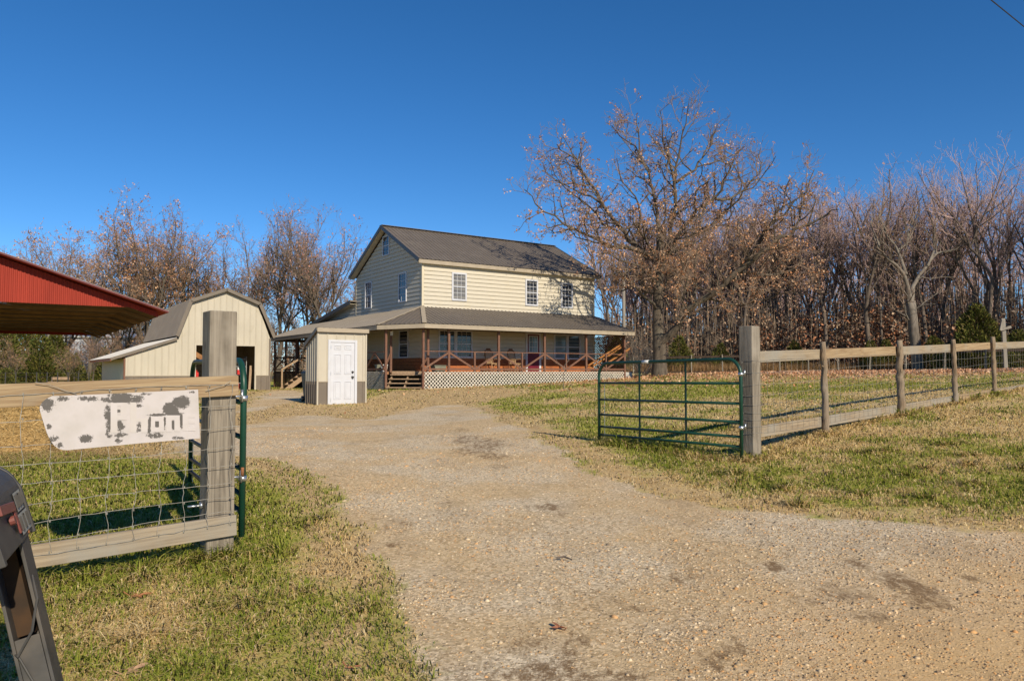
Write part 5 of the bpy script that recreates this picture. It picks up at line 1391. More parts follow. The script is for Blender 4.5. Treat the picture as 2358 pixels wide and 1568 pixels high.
PLEFT = dict(PF, n=[1.7, 1.6, 2.5, 2.9], len=[2.6, 2.6, 1.3, .7], rad=[.065, .06, .026, .014], rmin=.008)
protos = []
class Proto: pass
def proto(seed, H, fork, nl, spread, r0, P, bark, twig, leafp=0, per=(1, 3), lsize=.16, lcol=RUSSET, lean=0, leader=True):
    t = make_tree(seed, H, fork, nl, spread, r0, P, lean, leader)
    q = Proto(); q.tree = t; q.H = H
    q.trunk = t.wood.build("trunk", bark, None, smooth=True)
    v, f = seg_mesh(t.segs, 3); q.crown = np_mesh("crown", v, f, twig)
    q.leaves = None
    if leafp:
        r_ = t.leaves(leafp, per, lsize, lcol, np.random.default_rng(seed), .075)
        if r_: q.leaves = np_mesh("leaves", r_[0], r_[1], M['leaf'], None, r_[2])
    q.used = False
    return q
def place(q, name, label, cat, x, y, sc, rz, group=None, sz=1.0):
    t = thing(name, label, cat, (x, y, G(x, y) - .05), rz, group); t.scale = (sc, sc, sc * sz)
    for part in (q.trunk, q.crown, q.leaves):
        if part is None: continue
        o = part if not q.used else part.copy()
        if q.used: COL.objects.link(o)
        o.parent = t
    q.used = True
    return t
FP = [proto(21, 14.5, 5.0, 5, .42, .17, PF, M['barkdark'], M['twigmauve']),
      proto(22, 15.0, 6.2, 4, .32, .15, PF, M['barkdark'], M['twigmauve']),
      proto(23, 14.0, 4.2, 6, .55, .19, PF, M['barkdark'], M['twigmauve'], .05, lcol=PINK),
      proto(24, 13.2, 5.5, 4, .38, .13, PF, M['bark'], M['twigmauve']),
      proto(25, 14.6, 3.8, 5, .5, .18, PF, M['bark'], M['twig'], .10),
      proto(26, 12.0, 4.5, 4, .4, .11, PF, M['barkdark'], M['twig'])]
edge = [(WX(1385, 62), 62), (WX(1700, 56), 56), (WX(2000, 51.5), 51.5), (WX(2420, 45), 45), (WX(2720, 40), 40)]
def epos(k, back):
    i = min(int(k), len(edge) - 2); f_ = k - i
    a, b = edge[i], edge[i + 1]; x = a[0] + (b[0] - a[0]) * f_; y = a[1] + (b[1] - a[1]) * f_
    d = Vector((b[0] - a[0], b[1] - a[1])).normalized(); return x - d.y * back * .45 + 0, y + d.x * back
refs = [(1300, "just behind the house's right end"), (1437, "between the utility pole and the oak trunk"), (1520, "above the left half of the right gate"), (1650, "between the right gate's middle and its gatepost"), (1735, "between the right gatepost and first round post"), (1908, "between the first and second round posts"), (2083, "between the second and third round posts"), (2206, "between the third and fourth round posts"), (2297, "between the fourth round post and the photo's right edge"), (2400, "in the wood's end beyond the photo")]
rt = random.Random(77); cand = []
for k in np.linspace(.02, 3.75, 46):
    x, y = epos(min(k + rt.uniform(-.04, .04), 3.9), rt.choice([0, 1.2, 2.5, 4.5, 7]) + rt.uniform(0, 1)); cand.append((CX + FPX * x / y, x, y))
cand.sort()
ORD = ["leftmost one", "second from left", "third from left", "fourth from left", "fifth from left", "sixth from left", "seventh from left", "eighth from left", "ninth from left", "tenth from left", "eleventh from left", "twelfth from left"]
from collections import defaultdict
bins = defaultdict(list)
for c_ in cand:
    i = max([0] + [j for j, (p, _) in enumerate(refs) if p <= c_[0]]); bins[i].append(c_)
for i, lst in bins.items():
    lst = [c_ for c_ in lst if abs(c_[0] - 2110) > 14]
    for j, (px, x, y) in enumerate(lst):
        pid = rt.randrange(6) if px < 1900 or rt.random() < .5 else rt.choice([0, 1, 2])
        look = ["bare forked tree", "tall slim bare tree", "wide bare tree", "thin pale bare tree", "russet tinged tree", "small bare tree"][pid]
        lab = f"{look}, {ORD[min(j, 11)]}, {refs[i][1]}"
        sc = rt.uniform(.86, 1.03) * (1.0 - .15 * min(1, max(0, (px - 2120) / 110)) * (1 if px < 2270 else .35))
        place(FP[pid], "bare_tree", lab, "tree", x, y, sc, rt.uniform(0, 6.28), "bare trees along the edge of the wood")
# the pale forked tree in front of the wood
T = Tree(91)
pale = thing("forked_tree", "stout pale grey forked tree in front of the wood, behind the fence rail", "tree", (WX(2112, 47), 47, G(WX(2112, 47), 47) - .05))
SCL = 2.24 * 1.2722 * 36.2
def pp_(pts, y0, y1):
    L = len(pts); return [Vector(((cx - 1095) / SCL, y0 + (y1 - y0) * i / (L - 1), (1385 - cy) / SCL + .6)) for i, (cx, cy) in enumerate(pts)]
PP_ = dict(PF, n=[1.6, 1.6, 2.3, 2.6])
b0_ = fine([Vector((.02, 0, -.3)), Vector((.02, 0, .6))] + pp_([(1085,1250),(1070,1120),(1060,980)], 0, 0), .012)
T.wood.tube(b0_, [float(np.interp(p.z, [-.3, .3, 2, 4.5], [.44, .36, .31, .29])) for p in b0_], 14)
for pts, y0, y1, ra, rb in (([(1060,1000),(1035,880),(1000,800),(930,745),(870,710),(800,640),(760,560)], 0, -1.2, .19, .03), ([(1010,810),(1000,700),(990,620),(940,530),(945,480)], -.4, .8, .13, .03), ([(1000,640),(1075,590),(1130,480),(1200,330)], .2, 1.6, .09, .02),
                          ([(1062,990),(1085,880),(1150,800),(1210,740),(1290,650),(1390,630),(1480,615)], 0, 1.4, .17, .03), ([(1210,740),(1280,620),(1330,480),(1340,330)], .6, 2, .10, .02), ([(1055,1020),(1010,950),(950,900),(900,860)], 0, -1.4, .09, .02), ([(1068,1050),(1110,1010),(1175,1005)], 0, -.8, .07, .03),
                          ([(800,640),(770,500),(800,380)], -1.2, -.5, .06, .02), ([(940,500),(900,400),(950,300)], .6, 1, .07, .02), ([(1048,1110),(1000,1060),(960,1010)], 0, -1, .06, .02)):
    T.limb(fine(pp_(pts, y0, y1), .03), ra, rb, 1, PP_)
T.wood.build("trunk", M['barkpale'], pale, smooth=True); v, f = seg_mesh(T.segs, 3); np_mesh("crown", v, f, M['twig'], pale)

# trees behind the barn and the house
LP_ = [proto(31, 13.5, 3.2, 6, .75, .22, PLEFT, M['bark'], M['twig'], .30, (2, 5), .15, RUSSET, 0, False),
       proto(32, 15.2, 3.2, 9, .62, .26, PLEFT, M['bark'], M['twig'], .44, (2, 6), .16, RUSSET, 0, False),
       proto(33, 15.4, 3.4, 8, .50, .24, PLEFT, M['bark'], M['twig'], .24, (1, 3), .17, PINK),
       proto(34, 13.8, 4.0, 8, .68, .20, PLEFT, M['bark'], M['twig'], .26, (1, 3), .17, PINK)]
for (pid, px, d, top, lab, rz) in ((0, 205, 58, 505, "wide bare tree with few russet leaves, just right of the red carport's roof slope", .4),
        (1, 335, 60, 450, "tallest russet-leaved tree directly behind the left roof slope of the barn", 1.0),
        (1, 285, 66, 545, "russet tree half hidden behind the tallest one left of the barn", 3.1),
        (2, 415, 66, 495, "slim russet tree rising straight above the left knee of the barn roof", 2.0),
        (3, 475, 68, 575, "thin reddish tree rising above the barn roof peak", .2),
        (2, 640, 62, 452, "tall mauve many-stemmed tree above the gap between barn and house", 4.0),
        (3, 575, 70, 525, "pale mauve tree behind the right half of the barn roof", 2.6),
        (3, 745, 60, 505, "spreading reddish tree just left of the farmhouse gable", 5.2),
        (0, 815, 68, 560, "low bare tree peeping out at the gable's left edge", 2.2),
        (0, 120, 72, 560, "faint bare tree showing over the middle of the red carport roof", 1.5),
        (2, 30, 90, 560, "small distant bare tree above the left end of the red roof", 1.1),
        (1, 150, 62, 520, "russet tree behind the middle of the red carport roof", 5.0),
        (3, 380, 62, 500, "dense reddish tree between the carport tip and barn roof peak", 4.4),
        (0, 265, 61, 560, "broad low russet tree just above the carport roof's tip", 2.9),
        (1, 525, 68, 610, "low russet tree behind the barn roof's right shoulder", 0.9),
        (2, 690, 66, 520, "mauve tree midway between barn and farmhouse", 2.2),
        (0, 30, 47, 770, "small bare tree in front of the leftmost cedars", 1.9),
        (0, 160, 48, 775, "small bare tree in front of the white house's left half", 3.3),
        (3, 215, 50, 770, "small reddish tree by the tip of the barn's low eave", 0.7),
        (0, 290, 56, 740, "bare tree close behind the barn's pale lean-to roof", 1.2),
        (0, 690, 75, 590, "low bare tree behind the roofed gap between barn and house", 3.7)):
    q = LP_[pid]; x = WX(px, d); g = G(x, d); h = (HOR - top) / FPX * d + EYE - g
    place(q, "bare_tree", lab, "tree", x, d, h / q.H / 1.04, rz, "bare trees behind the barn and house")

# the wood behind: one mass of trunks, twigs and undergrowth
def mass(name, label, places, protos_, keep, mm, cat):
    allv, allf, b = [], [], 0; rg = np.random.default_rng(8)
    for (x, y, sc, rz, pid) in places:
        q = protos_[pid]; S_ = np.array(q.tree.segs); S_ = S_[rg.random(len(S_)) < np.where(S_[:, 6] > .02, 1, keep)]
        tv = np.array(q.tree.wood.v) ; tf = np.array([f_ for f_ in q.tree.wood.f if len(f_) == 4])
        v, f = seg_mesh(np.c_[S_[:, :6], S_[:, 6:] * 1.25], 3)
        for vv_, ff_ in ((v, f), (tv, tf)):
            c_, s_ = math.cos(rz) * sc, math.sin(rz) * sc
            w_ = np.c_[vv_[:, 0] * c_ - vv_[:, 1] * s_ + x, vv_[:, 0] * s_ + vv_[:, 1] * c_ + y, vv_[:, 2] * sc + G(x, y)]
            allv.append(w_); allf.append(ff_ + b); b += len(w_)
    o = np_mesh(name, np.concatenate(allv), np.concatenate(allf), mm); return tag(o, label, cat, None, "stuff")
pl = []
rw_ = random.Random(3)
for _ in range(150):
    k = rw_.uniform(-.05, 3.6); bk = 6 + 60 * rw_.random() ** 1.5; x, y = epos(max(k, 0), bk); pl.append((x, y, rw_.uniform(.78, 1.0) * (1 - .10 * min(1, max(0, k - 2.3))), rw_.uniform(0, 6.28), rw_.randrange(6)))
for _ in range(55):
    px = rw_.uniform(2080, 2900); d = rw_.uniform(58, 120); pl.append((WX(px, d), d, rw_.uniform(.8, .98), rw_.uniform(0, 6.28), rw_.randrange(6)))
mass("woodland", "bare winter wood seen as one mass behind the back fence", pl, FP, .42, M['twigmauve'], "wood")
pl = []
for _ in range(46):
    px = rw_.uniform(-60, 1000); d = rw_.uniform(74, 105); pl.append((WX(px, d), d, rw_.uniform(.55, .72), rw_.uniform(0, 6.28), rw_.randrange(6)))
mass("distant_woodland", "low distant bare wood behind the barn and the house", pl, FP, .45, M['twig'], "wood")
def undergrowth(name, label, pts, hmax, rng, cols, nl=46, lsz=.19):
    segs, pos = [], []
    for (x, y) in pts:
        g = G(x, y); h = hmax * rng.uniform(.3, 1); lx, ly = rng.normal(0, .25, 2)
        segs.append((x, y, g - .1, x + lx, y + ly, g + h, .028, .012))
        for _ in range(9):
            z = rng.uniform(.15, .95); a = rng.uniform(0, 6.28); L = rng.uniform(.4, 1.2)
            segs.append((x + lx * z, y + ly * z, g + h * z, x + lx * z + math.cos(a) * L, y + ly * z + math.sin(a) * L, g + h * z + L * .5, .012, .006))
        k = int(nl * rng.uniform(.0, 1) ** 1.5 * np.clip((float(vnoise(np.array([x]), np.array([y]), .16, 12, 2)[0]) - .36) * 4.2, .05, 1.4))
        if k: pos.append(np.c_[x + lx * .5 + rng.normal(0, .55, k), y + ly * .5 + rng.normal(0, .55, k), g + h * rng.beta(1.6, 1.6, k) * 1.05 + .1])
    v, f = seg_mesh(segs, 3); lv, lfc, lc = leaf_mesh(np.concatenate(pos), lsz, cols, rng)
    o = np_mesh(name + "_stems", v, f, M['stem'])
    o2 = np_mesh(name, lv, lfc, M['leaf'], None, lc)
    tag(o, label + ", its bare stems", "undergrowth", None, "stuff"); tag(o2, label + ", its dry leaves", "undergrowth", None, "stuff")
rg = np.random.default_rng(5)
undergrowth("undergrowth", "russet oak brush under the wood's edge behind the back fence", [epos(rg.uniform(0, 3.7), 1 + 30 * rg.random() ** 1.7) for _ in range(2400)] + [(WX(px, d), d) for px, d in zip(rg.uniform(2050, 2850, 900), rg.uniform(54, 110, 900))], 6.0, rg, RUST, 95, .21)
undergrowth("brush", "pale russet brush behind the barn and the roofed gap", [(WX(px, d), d) for px, d in zip(rg.uniform(100, 1000, 760), rg.uniform(62, 84, 760))], 5.6, rg, RUSSET, 60, .2)
sg_ = []
for _ in range(1900):
    x, y = epos(rg.uniform(0, 3.75), 1.5 + 45 * rg.random() ** 1.2); g = G(x, y); h = rg.uniform(2.5, 9); lx, ly = rg.normal(0, .05 * h, 2); r = rg.uniform(.02, .055)
    sg_.append((x, y, g - .1, x + lx * .5, y + ly * .5, g + h * .5, r, r * .8)); sg_.append((x + lx * .5, y + ly * .5, g + h * .5, x + lx * 1.2, y + ly * 1.2, g + h, r * .8, r * .35))
for _ in range(1700):
    px = rg.uniform(1950, 2900); y = rg.uniform(56, 120); x = WX(px, y); g = G(x, y); h = rg.uniform(3, 10); lx, ly = rg.normal(0, .05 * h, 2); r = rg.uniform(.03, .08)
    sg_.append((x, y, g - .1, x + lx, y + ly, g + h, r, r * .4))
v, f = seg_mesh(sg_, 5); tag(np_mesh("thicket", v, f, M['stem']), "thicket of thin upright saplings inside the wood", "thicket", None, "stuff")
# tall dry grass strip before the wood
def tall_grass(name, label, pts, hmin, hmax, rng, cols, w=.012):
    pts = np.asarray(pts); n = len(pts); g = ground(pts[:, 0], pts[:, 1]); h = rng.uniform(hmin, hmax, n); a = rng.uniform(0, 6.28, n); l = rng.normal(0, .18, (n, 2)) * h[:, None]
    dx = np.cos(a) * w; dy = np.sin(a) * w
    v = np.stack([np.c_[pts[:, 0] - dx, pts[:, 1] - dy, g - .03], np.c_[pts[:, 0] + dx, pts[:, 1] + dy, g - .03], np.c_[pts[:, 0] + l[:, 0], pts[:, 1] + l[:, 1], g + h]], 1).reshape(-1, 3)
    f = np.arange(3 * n).reshape(-1, 3); c_ = np.asarray(cols)[rng.integers(0, len(cols), n)] * rng.uniform(.75, 1.2, (n, 1))
    return tag(np_mesh(name, v, f, M['blade'], None, np.repeat(c_, 3, 0)), label, "grass", None, "stuff")
tall_grass("dry_grass", "tall orange-brown dry grass strip between back fence and wood", [epos(rg.uniform(0, 3.8), rg.uniform(-2.4, .9)) for _ in range(26000)], .3, .85, rg, [(.42, .25, .12), (.36, .2, .09), (.46, .31, .17), (.30, .2, .09)], .014)

# cedars: scale-like sprays on a cone
def cedar(name, label, x, y, H, R, seed, grp=None):
    rng = np.random.default_rng(seed); n = int(7000 * max(.35, min(1.6, H * R / 5)))
    t = thing(name, label, "cedar", (x, y, G(x, y) - .05), 0, grp)
    m = MB(); m.tube([(0, 0, -.2), (0, 0, H * .9)], [.05 * H / 3 + .03, .01], 8); m.build("trunk", M['bark'], t)
    z = 1 - rng.random(n) ** .62; a = rng.uniform(0, 6.28, n)
    lob = 1 + .22 * np.sin(a * 3 + seed + z * 9) + .16 * np.sin(a * 7 + z * 17)
    rr = R * (1 - z) ** .75 * lob * (.35 + .65 * rng.random(n) ** .35) + .04
    base = np.c_[np.cos(a) * rr, np.sin(a) * rr, .1 + z * H]
    d = np.c_[np.cos(a) * .8, np.sin(a) * .8, np.full(n, .7)] + rng.normal(0, .35, (n, 3)); d /= np.linalg.norm(d, axis=1, keepdims=True)
    sd_ = np.cross(d, rng.normal(size=(n, 3))); sd_ /= np.linalg.norm(sd_, axis=1, keepdims=True)
    L = rng.uniform(.09, .22, n)[:, None] * (H / 3.2) ** .5
    v = np.stack([base - sd_ * L * .22, base + sd_ * L * .22, base + d * L + sd_ * L * .06, base + d * L - sd_ * L * .06], 1).reshape(-1, 3)
    f = np.arange(4 * n).reshape(-1, 4)
    c_ = np.array([(.085, .10, .018), (.13, .135, .026), (.06, .078, .018), (.17, .155, .035), (.13, .10, .04)])[rng.integers(0, 5, n)] * rng.uniform(.7, 1.25, (n, 1))
    np_mesh("foliage", v, f, M['needle'], t, np.repeat(c_, 4, 0)); return t
for i, (px, d, ytop, R, lab) in enumerate(((2252, 44, 702, 1.9, "large dark green cedar behind the rail left of the wooden cross"), (2345, 43, 762, 1.5, "low cedar at the right edge beside the wooden cross"), (2005, 50.5, 785, .8, "small cedar bush above the rail left of the second round post"), (2040, 50.5, 783, .8, "small cedar bush touching the second round fence post's left side"), (2150, 48, 775, 1.1, "low cedar bush right of the pale forked tree"),
        (1830, 54, 785, .9, "small dark cedar bush above the first stretch of the right rail"), (1565, 58, 775, 1.2, "cedar bush just right of the big oak's trunk"), (1660, 57, 792, 1.0, "yellowish low cedar bush left of the tall right gatepost"), (1420, 60, 778, 1.2, "dark cedar bush between the porch end and the oak"))):
    x = WX(px, d); g = G(x, d); cedar("cedar", lab, x, d, (HOR - ytop) / FPX * d + EYE - g, R, 200 + i, "cedars at the edge of the wood")
for i, (px, d, ytop, R, lab) in enumerate(((8, 50, 752, 1.7, "leftmost cedar below the red carport ceiling"), (45, 54, 735, 1.8, "tall cedar behind the leftmost one under the carport ceiling"), (92, 50, 770, 1.5, "cedar right of the small green-roofed house"), (128, 56, 760, 1.2, "cedar in front of the white house's left end"), (172, 52, 815, .8, "small cedar before the white house wall"), (240, 58, 800, .9, "cedar just left of the barn's low eave"), (70, 52, 822, 1.3, "low cedar below the green-roofed house"), (15, 46, 850, .8, "lowest cedar bush at the left edge above the fence board"))):
    x = WX(px, d); g = G(x, d); cedar("cedar", lab, x, d, (HOR - ytop) / FPX * d + EYE - g, R, 300 + i, "cedars left of the barn")
# two far houses, seen through the trees on the left
def far_house(name, label, px, d, w, dep, h, ridge, wall, roof, rz):
    x = WX(px, d); t = thing(name, label, "house", (x, d, G(x, d)), rz)
    m = MB(); m.box(-w / 2, w / 2, -dep / 2, dep / 2, -.4, h); m.add([(-w/2,-dep/2,h),(-w/2,dep/2,h),(-w/2,0,ridge-.08)], [(0,1,2)]); m.add([(w/2,-dep/2,h),(w/2,dep/2,h),(w/2,0,ridge-.08)], [(0,1,2)]); m.build("wall", M[wall], t)
    m = MB()
    for s_ in (-1, 1): m.bar((0, s_ * (dep / 2 + .3), h - .05), (0, 0, ridge), w + .6, .08, up=Z_)
    m.build("roof", M[roof], t)
    for k in (-.3, .1, .32):
        m = MB(); m.box(k * w - .5, k * w + .5, -dep / 2 - .05, -dep / 2 + .02, 1.0, 2.2); wn_ = m.build("window", M['white'], t)
        m = MB(); m.box(k * w - .42, k * w + .42, -dep / 2 - .06, -dep / 2 - .04, 1.08, 2.12); m.build("pane", M['glass'], wn_)
far_house("white_house", "long white house seen through branches left of the barn", 235, 76, 9.0, 6, 4.2, 5.0, 'white', 'whiteplastic', .25)
far_house("small_house", "tiny cream house with green roof behind the cedars on the left", 82, 72, 2.8, 3, 1.7, 2.5, 'trim', 'greenroof', .2)
m = MB(); 
bx_, by_ = WX(136, 44), 44
bench = thing("garden_bench", "small dark wooden bench before the cedars, just above the left fence board", "bench", (bx_, by_, G(bx_, by_)))
m = MB(); m.box(-.55, .55, -.2, .2, .42, .46); m.build("seat", M['stairwood'], bench)
m = MB(); m.box(-.55, .55, .18, .22, .55, .72); m.build("backrest", M['stairwood'], bench)
for x in (-.5, .5):
    for y in (-.17, .18): m = MB(); m.box(x - .03, x + .03, y - .03, y + .03, -.05, .42 if y < 0 else .72); m.build("leg", M['barkdark'], bench)
gf = thing("wire_fence", "thin dark wire garden fence in front of the cedars on the left", "fence", (WX(100, 40), 40, G(WX(100, 40), 40)))
for i in range(10):
    x = WX(-10 + 24 * i, 40); g = G(x, 40); m = MB(); m.box(x - .02, x + .02, 39.98, 40.02, g - .1, g + 1.0); world_part(m, "fence_post", 'black', gf)
m = MB()
for h in (.15, .45, .75, .95): m.tube([(WX(-10 + 24 * i, 40), 40, G(WX(-10 + 24 * i, 40), 40) + h) for i in range(10)], .006, 4, False)
world_part(m, "wire", 'black', gf)

# bare shrub at the porch end, sapling in the yard
def shrub(name, label, cat, x, y, stems, L, spread, seed, mm, lv=2):
    t = Tree(seed); P = dict(PF, tube=.5, max=lv + 1, n=[3, 3, 4, 4], len=[L * .5, L * .5, L * .3, .2], rad=[.012, .012, .007, .005], rmin=.003, gn=.14, step=[.15] * 4)
    for k in range(stems):
        a = t.r.uniform(0, 6.28); d = Vector((math.cos(a) * spread * t.r.random(), math.sin(a) * spread * t.r.random(), 1)); t.limb(t.walk((math.cos(a) * .15, math.sin(a) * .15, -.05), d, L * t.r.uniform(.7, 1.1), .1, .0, .2), .018, .006, 1, P)
    v, f = seg_mesh(t.segs, 4); o = np_mesh(name, v, f, M[mm]); o.location = (x, y, G(x, y)); return tag(o, label, cat)
shrub("bare_shrub", "pale bare shrub growing by the right end of the porch", "shrub", WX(1478, 46.5), 46.5, 26, 2.4, 1.2, 61, 'polewood')
sx_, sy_ = PG(1298, 902)
t = Tree(71); P = dict(PF, tube=.5, max=2, n=[0, 1.2, 3, 3], len=[.4] * 4, rad=[.008] * 4, rmin=.003, step=[.12] * 4)
t.limb([Vector((0, 0, -.05)), Vector((.0, 0, .35)), Vector((-.01, 0, .62))], .016, .014, 2, P)
t.limb([Vector((-.01, 0, .62)), Vector((.04, 0, .8)), Vector((.02, .02, .98)), Vector((.12, 0, 1.1)), Vector((.22, 0, 1.22))], .014, .008, 1, P)
t.limb([Vector((.03, 0, .84)), Vector((-.1, .03, 1.0)), Vector((-.24, 0, 1.12)), Vector((-.30, 0, 1.28))], .012, .006, 1, P)
v, f = seg_mesh(t.segs, 6); o = np_mesh("sapling", v, f, M['barkpale']); o.location = (sx_, sy_, G(sx_, sy_)); tag(o, "small bare pale sapling in the yard in front of the porch", "sapling")

# ------------------------------------------------------------------ hay
hx, hy = WX(30, 11.3), 11.3
rg = np.random.default_rng(15)
hb = thing("hay_bale", "loose golden hay bale behind the near left fence", "hay", (hx, hy, G(hx, hy)), .12)
m = MB(); m.box(-.75, .72, -.45, .6, -.1, .80); core = m.build("core", M['haycore'], hb, bevel=.08)
n = 9000; f_ = rg.integers(0, 3, n); pos = np.where((f_ == 0)[:, None], np.c_[rg.uniform(-.78, .72, n), np.full(n, -.47), rg.uniform(0, .8, n)], np.where((f_ == 1)[:, None], np.c_[rg.uniform(-.78, .72, n), rg.uniform(-.45, .6, n), np.full(n, .81)], np.c_[np.full(n, .73), rg.uniform(-.45, .6, n), rg.uniform(0, .8, n)]))
pos += rg.normal(0, .02, (n, 3))
d = rg.normal(0, 1, (n, 3)); d[:, 2] *= .5; d /= np.linalg.norm(d, axis=1, keepdims=True); L = rg.uniform(.05, .16, n)[:, None]
sd_ = np.cross(d, rg.normal(size=(n, 3))); sd_ /= np.linalg.norm(sd_, axis=1, keepdims=True)
HAYC = np.array([(.50, .34, .14), (.58, .42, .19), (.40, .26, .10), (.62, .47, .24)])
v = np.stack([pos - d * L * .5 - sd_ * .003, pos - d * L * .5 + sd_ * .003, pos + d * L * .5], 1).reshape(-1, 3)
np_mesh("straw", v, np.arange(3 * n).reshape(-1, 3), M['hay'], hb, np.repeat(HAYC[rg.integers(0, 4, n)] * rg.uniform(.7, 1.2, (n, 1)), 3, 0)).__setitem__("kind", "stuff")
n = 9000; px_ = rg.normal(hx + 1.0, .8, n); py_ = rg.normal(hy - 1.0, .55, n); g = ground(px_, py_); a = rg.uniform(0, 6.28, n); L = rg.uniform(.05, .14, n)
dz_ = rg.normal(0, .02, n)
v = np.stack([np.c_[px_ - np.sin(a) * .003, py_ + np.cos(a) * .003, g + .03], np.c_[px_ + np.sin(a) * .003, py_ - np.cos(a) * .003, g + .03], np.c_[px_ + np.cos(a) * L, py_ + np.sin(a) * L, g + .035 + dz_]], 1).reshape(-1, 3)
tag(np_mesh("loose_hay", v, np.arange(3 * n).reshape(-1, 3), M['hay'], None, np.repeat(HAYC[rg.integers(0, 4, n)] * rg.uniform(.7, 1.2, (n, 1)), 3, 0)), "loose golden hay strewn on the grass beside the bale", "hay", None, "stuff")

# ------------------------------------------------------------------ turf, stones and fallen leaves
def scatter(n, dmin, dmax, pw, rng, ang=.95):
    """more points nearer the lane; angles spread over and beyond the view"""
    u_ = rng.random(n); e = 2 - pw
    d = (dmin ** e + (dmax ** e - dmin ** e) * u_) ** (1 / e)
    t = np.arctan(rng.uniform(-ang, ang, n)); t = np.tan(t)
    return t * d, d
def grass(n, dmin, dmax, pw, rng, at=None, tall=1.0):
    x, y = scatter(n, dmin, dmax, pw, rng) if at is None else at
    g_, s_, _, _, l_ = masks(x, y); sw_ = straw_amount(x, y, s_)
    keep = rng.random(n) > np.clip((g_ - .30) * 3.0, 0, 1)
    if at is not None: keep = np.ones(n, bool)
    keep &= rng.random(n) > np.clip(s_ - .2, 0, .55) * (at is None)
    bald = vnoise(x, y, 1.3, 55); keep &= rng.random(n) > np.clip((bald - .62) * 3, 0, .5)
    x, y, sw_, s_ = x[keep], y[keep], sw_[keep], s_[keep]; n = len(x)
    z = ground(x, y)
    dry = rng.random(n) < np.clip(sw_ * .72 + .24, 0, .96)
    tuft = vnoise(x, y, 5, 71, 2)
    h = tall * rng.uniform(.018, .052, n) * (1 + .9 * np.clip(tuft - .5, 0, 1) * 2) * np.where(dry, .85, 1.05) * np.where(s_ > .4, .7, 1) * (1 + .012 * y)
    w_ = (.0016 + .00036 * y) * rng.uniform(.7, 1.3, n)
    a = rng.uniform(0, 6.28, n); dirx, diry = np.cos(a), np.sin(a)
    lean_ = np.where(dry, rng.uniform(.8, 2.6, n), rng.uniform(.3, 1.9, n))
    px_, py_ = -diry * w_, dirx * w_
    mx, my, mz = x + dirx * lean_ * h * .35, y + diry * lean_ * h * .35, z + h * .62
    tx, ty, tz = x + dirx * lean_ * h, y + diry * lean_ * h, z + h * np.where(dry, .6, .85)
    v = np.stack([np.c_[x - px_, y - py_, z - .01], np.c_[x + px_, y + py_, z - .01], np.c_[mx + px_ * .8, my + py_ * .8, mz], np.c_[mx - px_ * .8, my - py_ * .8, mz], np.c_[tx, ty, tz]], 1).reshape(-1, 3)
    b = (np.arange(n) * 5)[:, None]
    GR = np.array([(.27, .315, .04), (.36, .38, .06), (.20, .255, .032), (.45, .42, .10)]); DR = np.array([(.80, .60, .29), (.70, .50, .22), (.88, .70, .39), (.58, .40, .17)])
    c_ = np.where(dry[:, None], DR[rng.integers(0, 4, n)], GR[rng.integers(0, 4, n)]) * rng.uniform(.72, 1.2, (n, 1))
    return v, [b + np.array([[0, 1, 2, 3]]), b + np.array([[3, 2, 4]])], np.repeat(c_, 5, 0)
rg = np.random.default_rng(20)
v, f, c = grass(390000, 2.3, 13, 1.6, rg)
tag(np_mesh("grass", v, f, M['blade'], None, c), "matted winter grass, green and straw, along the fences and drive", "grass", None, "stuff")
tx_, ty_ = [], []
def tuft_line(ax, ay, bx, by, n, w):
    t_ = rg.random(n); tx_.append(ax + (bx - ax) * t_ + rg.normal(0, w, n)); ty_.append(ay + (by - ay) * t_ + rg.normal(0, w, n))
q0_, q1_ = FL0 - FLn * .06, FL0 + FLd * 3.2 - FLn * .06; tuft_line(q0_.x, q0_.y, q1_.x, q1_.y, 2600, .06)
tuft_line(pc.x - .1, pc.y - .1, pc.x + .16, pc.y - .06, 500, .07)
tuft_line(pcr.x - .15, pcr.y - .1, pcr.x + .1, pcr.y - .12, 900, .09)
for t0_ in RT[1:7]:
    q_ = RB(t0_) + FRn * .1; tuft_line(q_.x - .05, q_.y, q_.x + .05, q_.y, 220, .06)
q0_, q1_ = RB(.1), RB(14); tuft_line(q0_.x, q0_.y, q1_.x, q1_.y, 5200, .06)
tuft_line(gr_h.x, gr_h.y, gr_f.x, gr_f.y, 2600, .12)
for _ in range(46):                                     # loose clumps in the verges
    cx_, cy_ = (rg.uniform(-2.6, -.6), rg.uniform(2.6, 7.5)) if rg.random() < .45 else (rg.uniform(2.2, 8), rg.uniform(6.2, 9.5)); 
    if masks(np.array([cx_]), np.array([cy_]))[0][0] < .15: tuft_line(cx_, cy_, cx_ + .03, cy_, 130, .045)
v, f, c = grass(sum(len(q_) for q_ in tx_), 0, 0, 0, rg, (np.concatenate(tx_), np.concatenate(ty_)), 2.3)
tag(np_mesh("tall_grass_tufts", v, f, M['blade'], None, c), "longer grass tufts along the fence boards, posts and gate", "grass", None, "stuff")
v, f, c = grass(280000, 12, 48, 1.6, rg)
tag(np_mesh("yard_grass", v, f, M['blade'], None, c), "short winter grass of the yard in front of the house", "grass", None, "stuff")
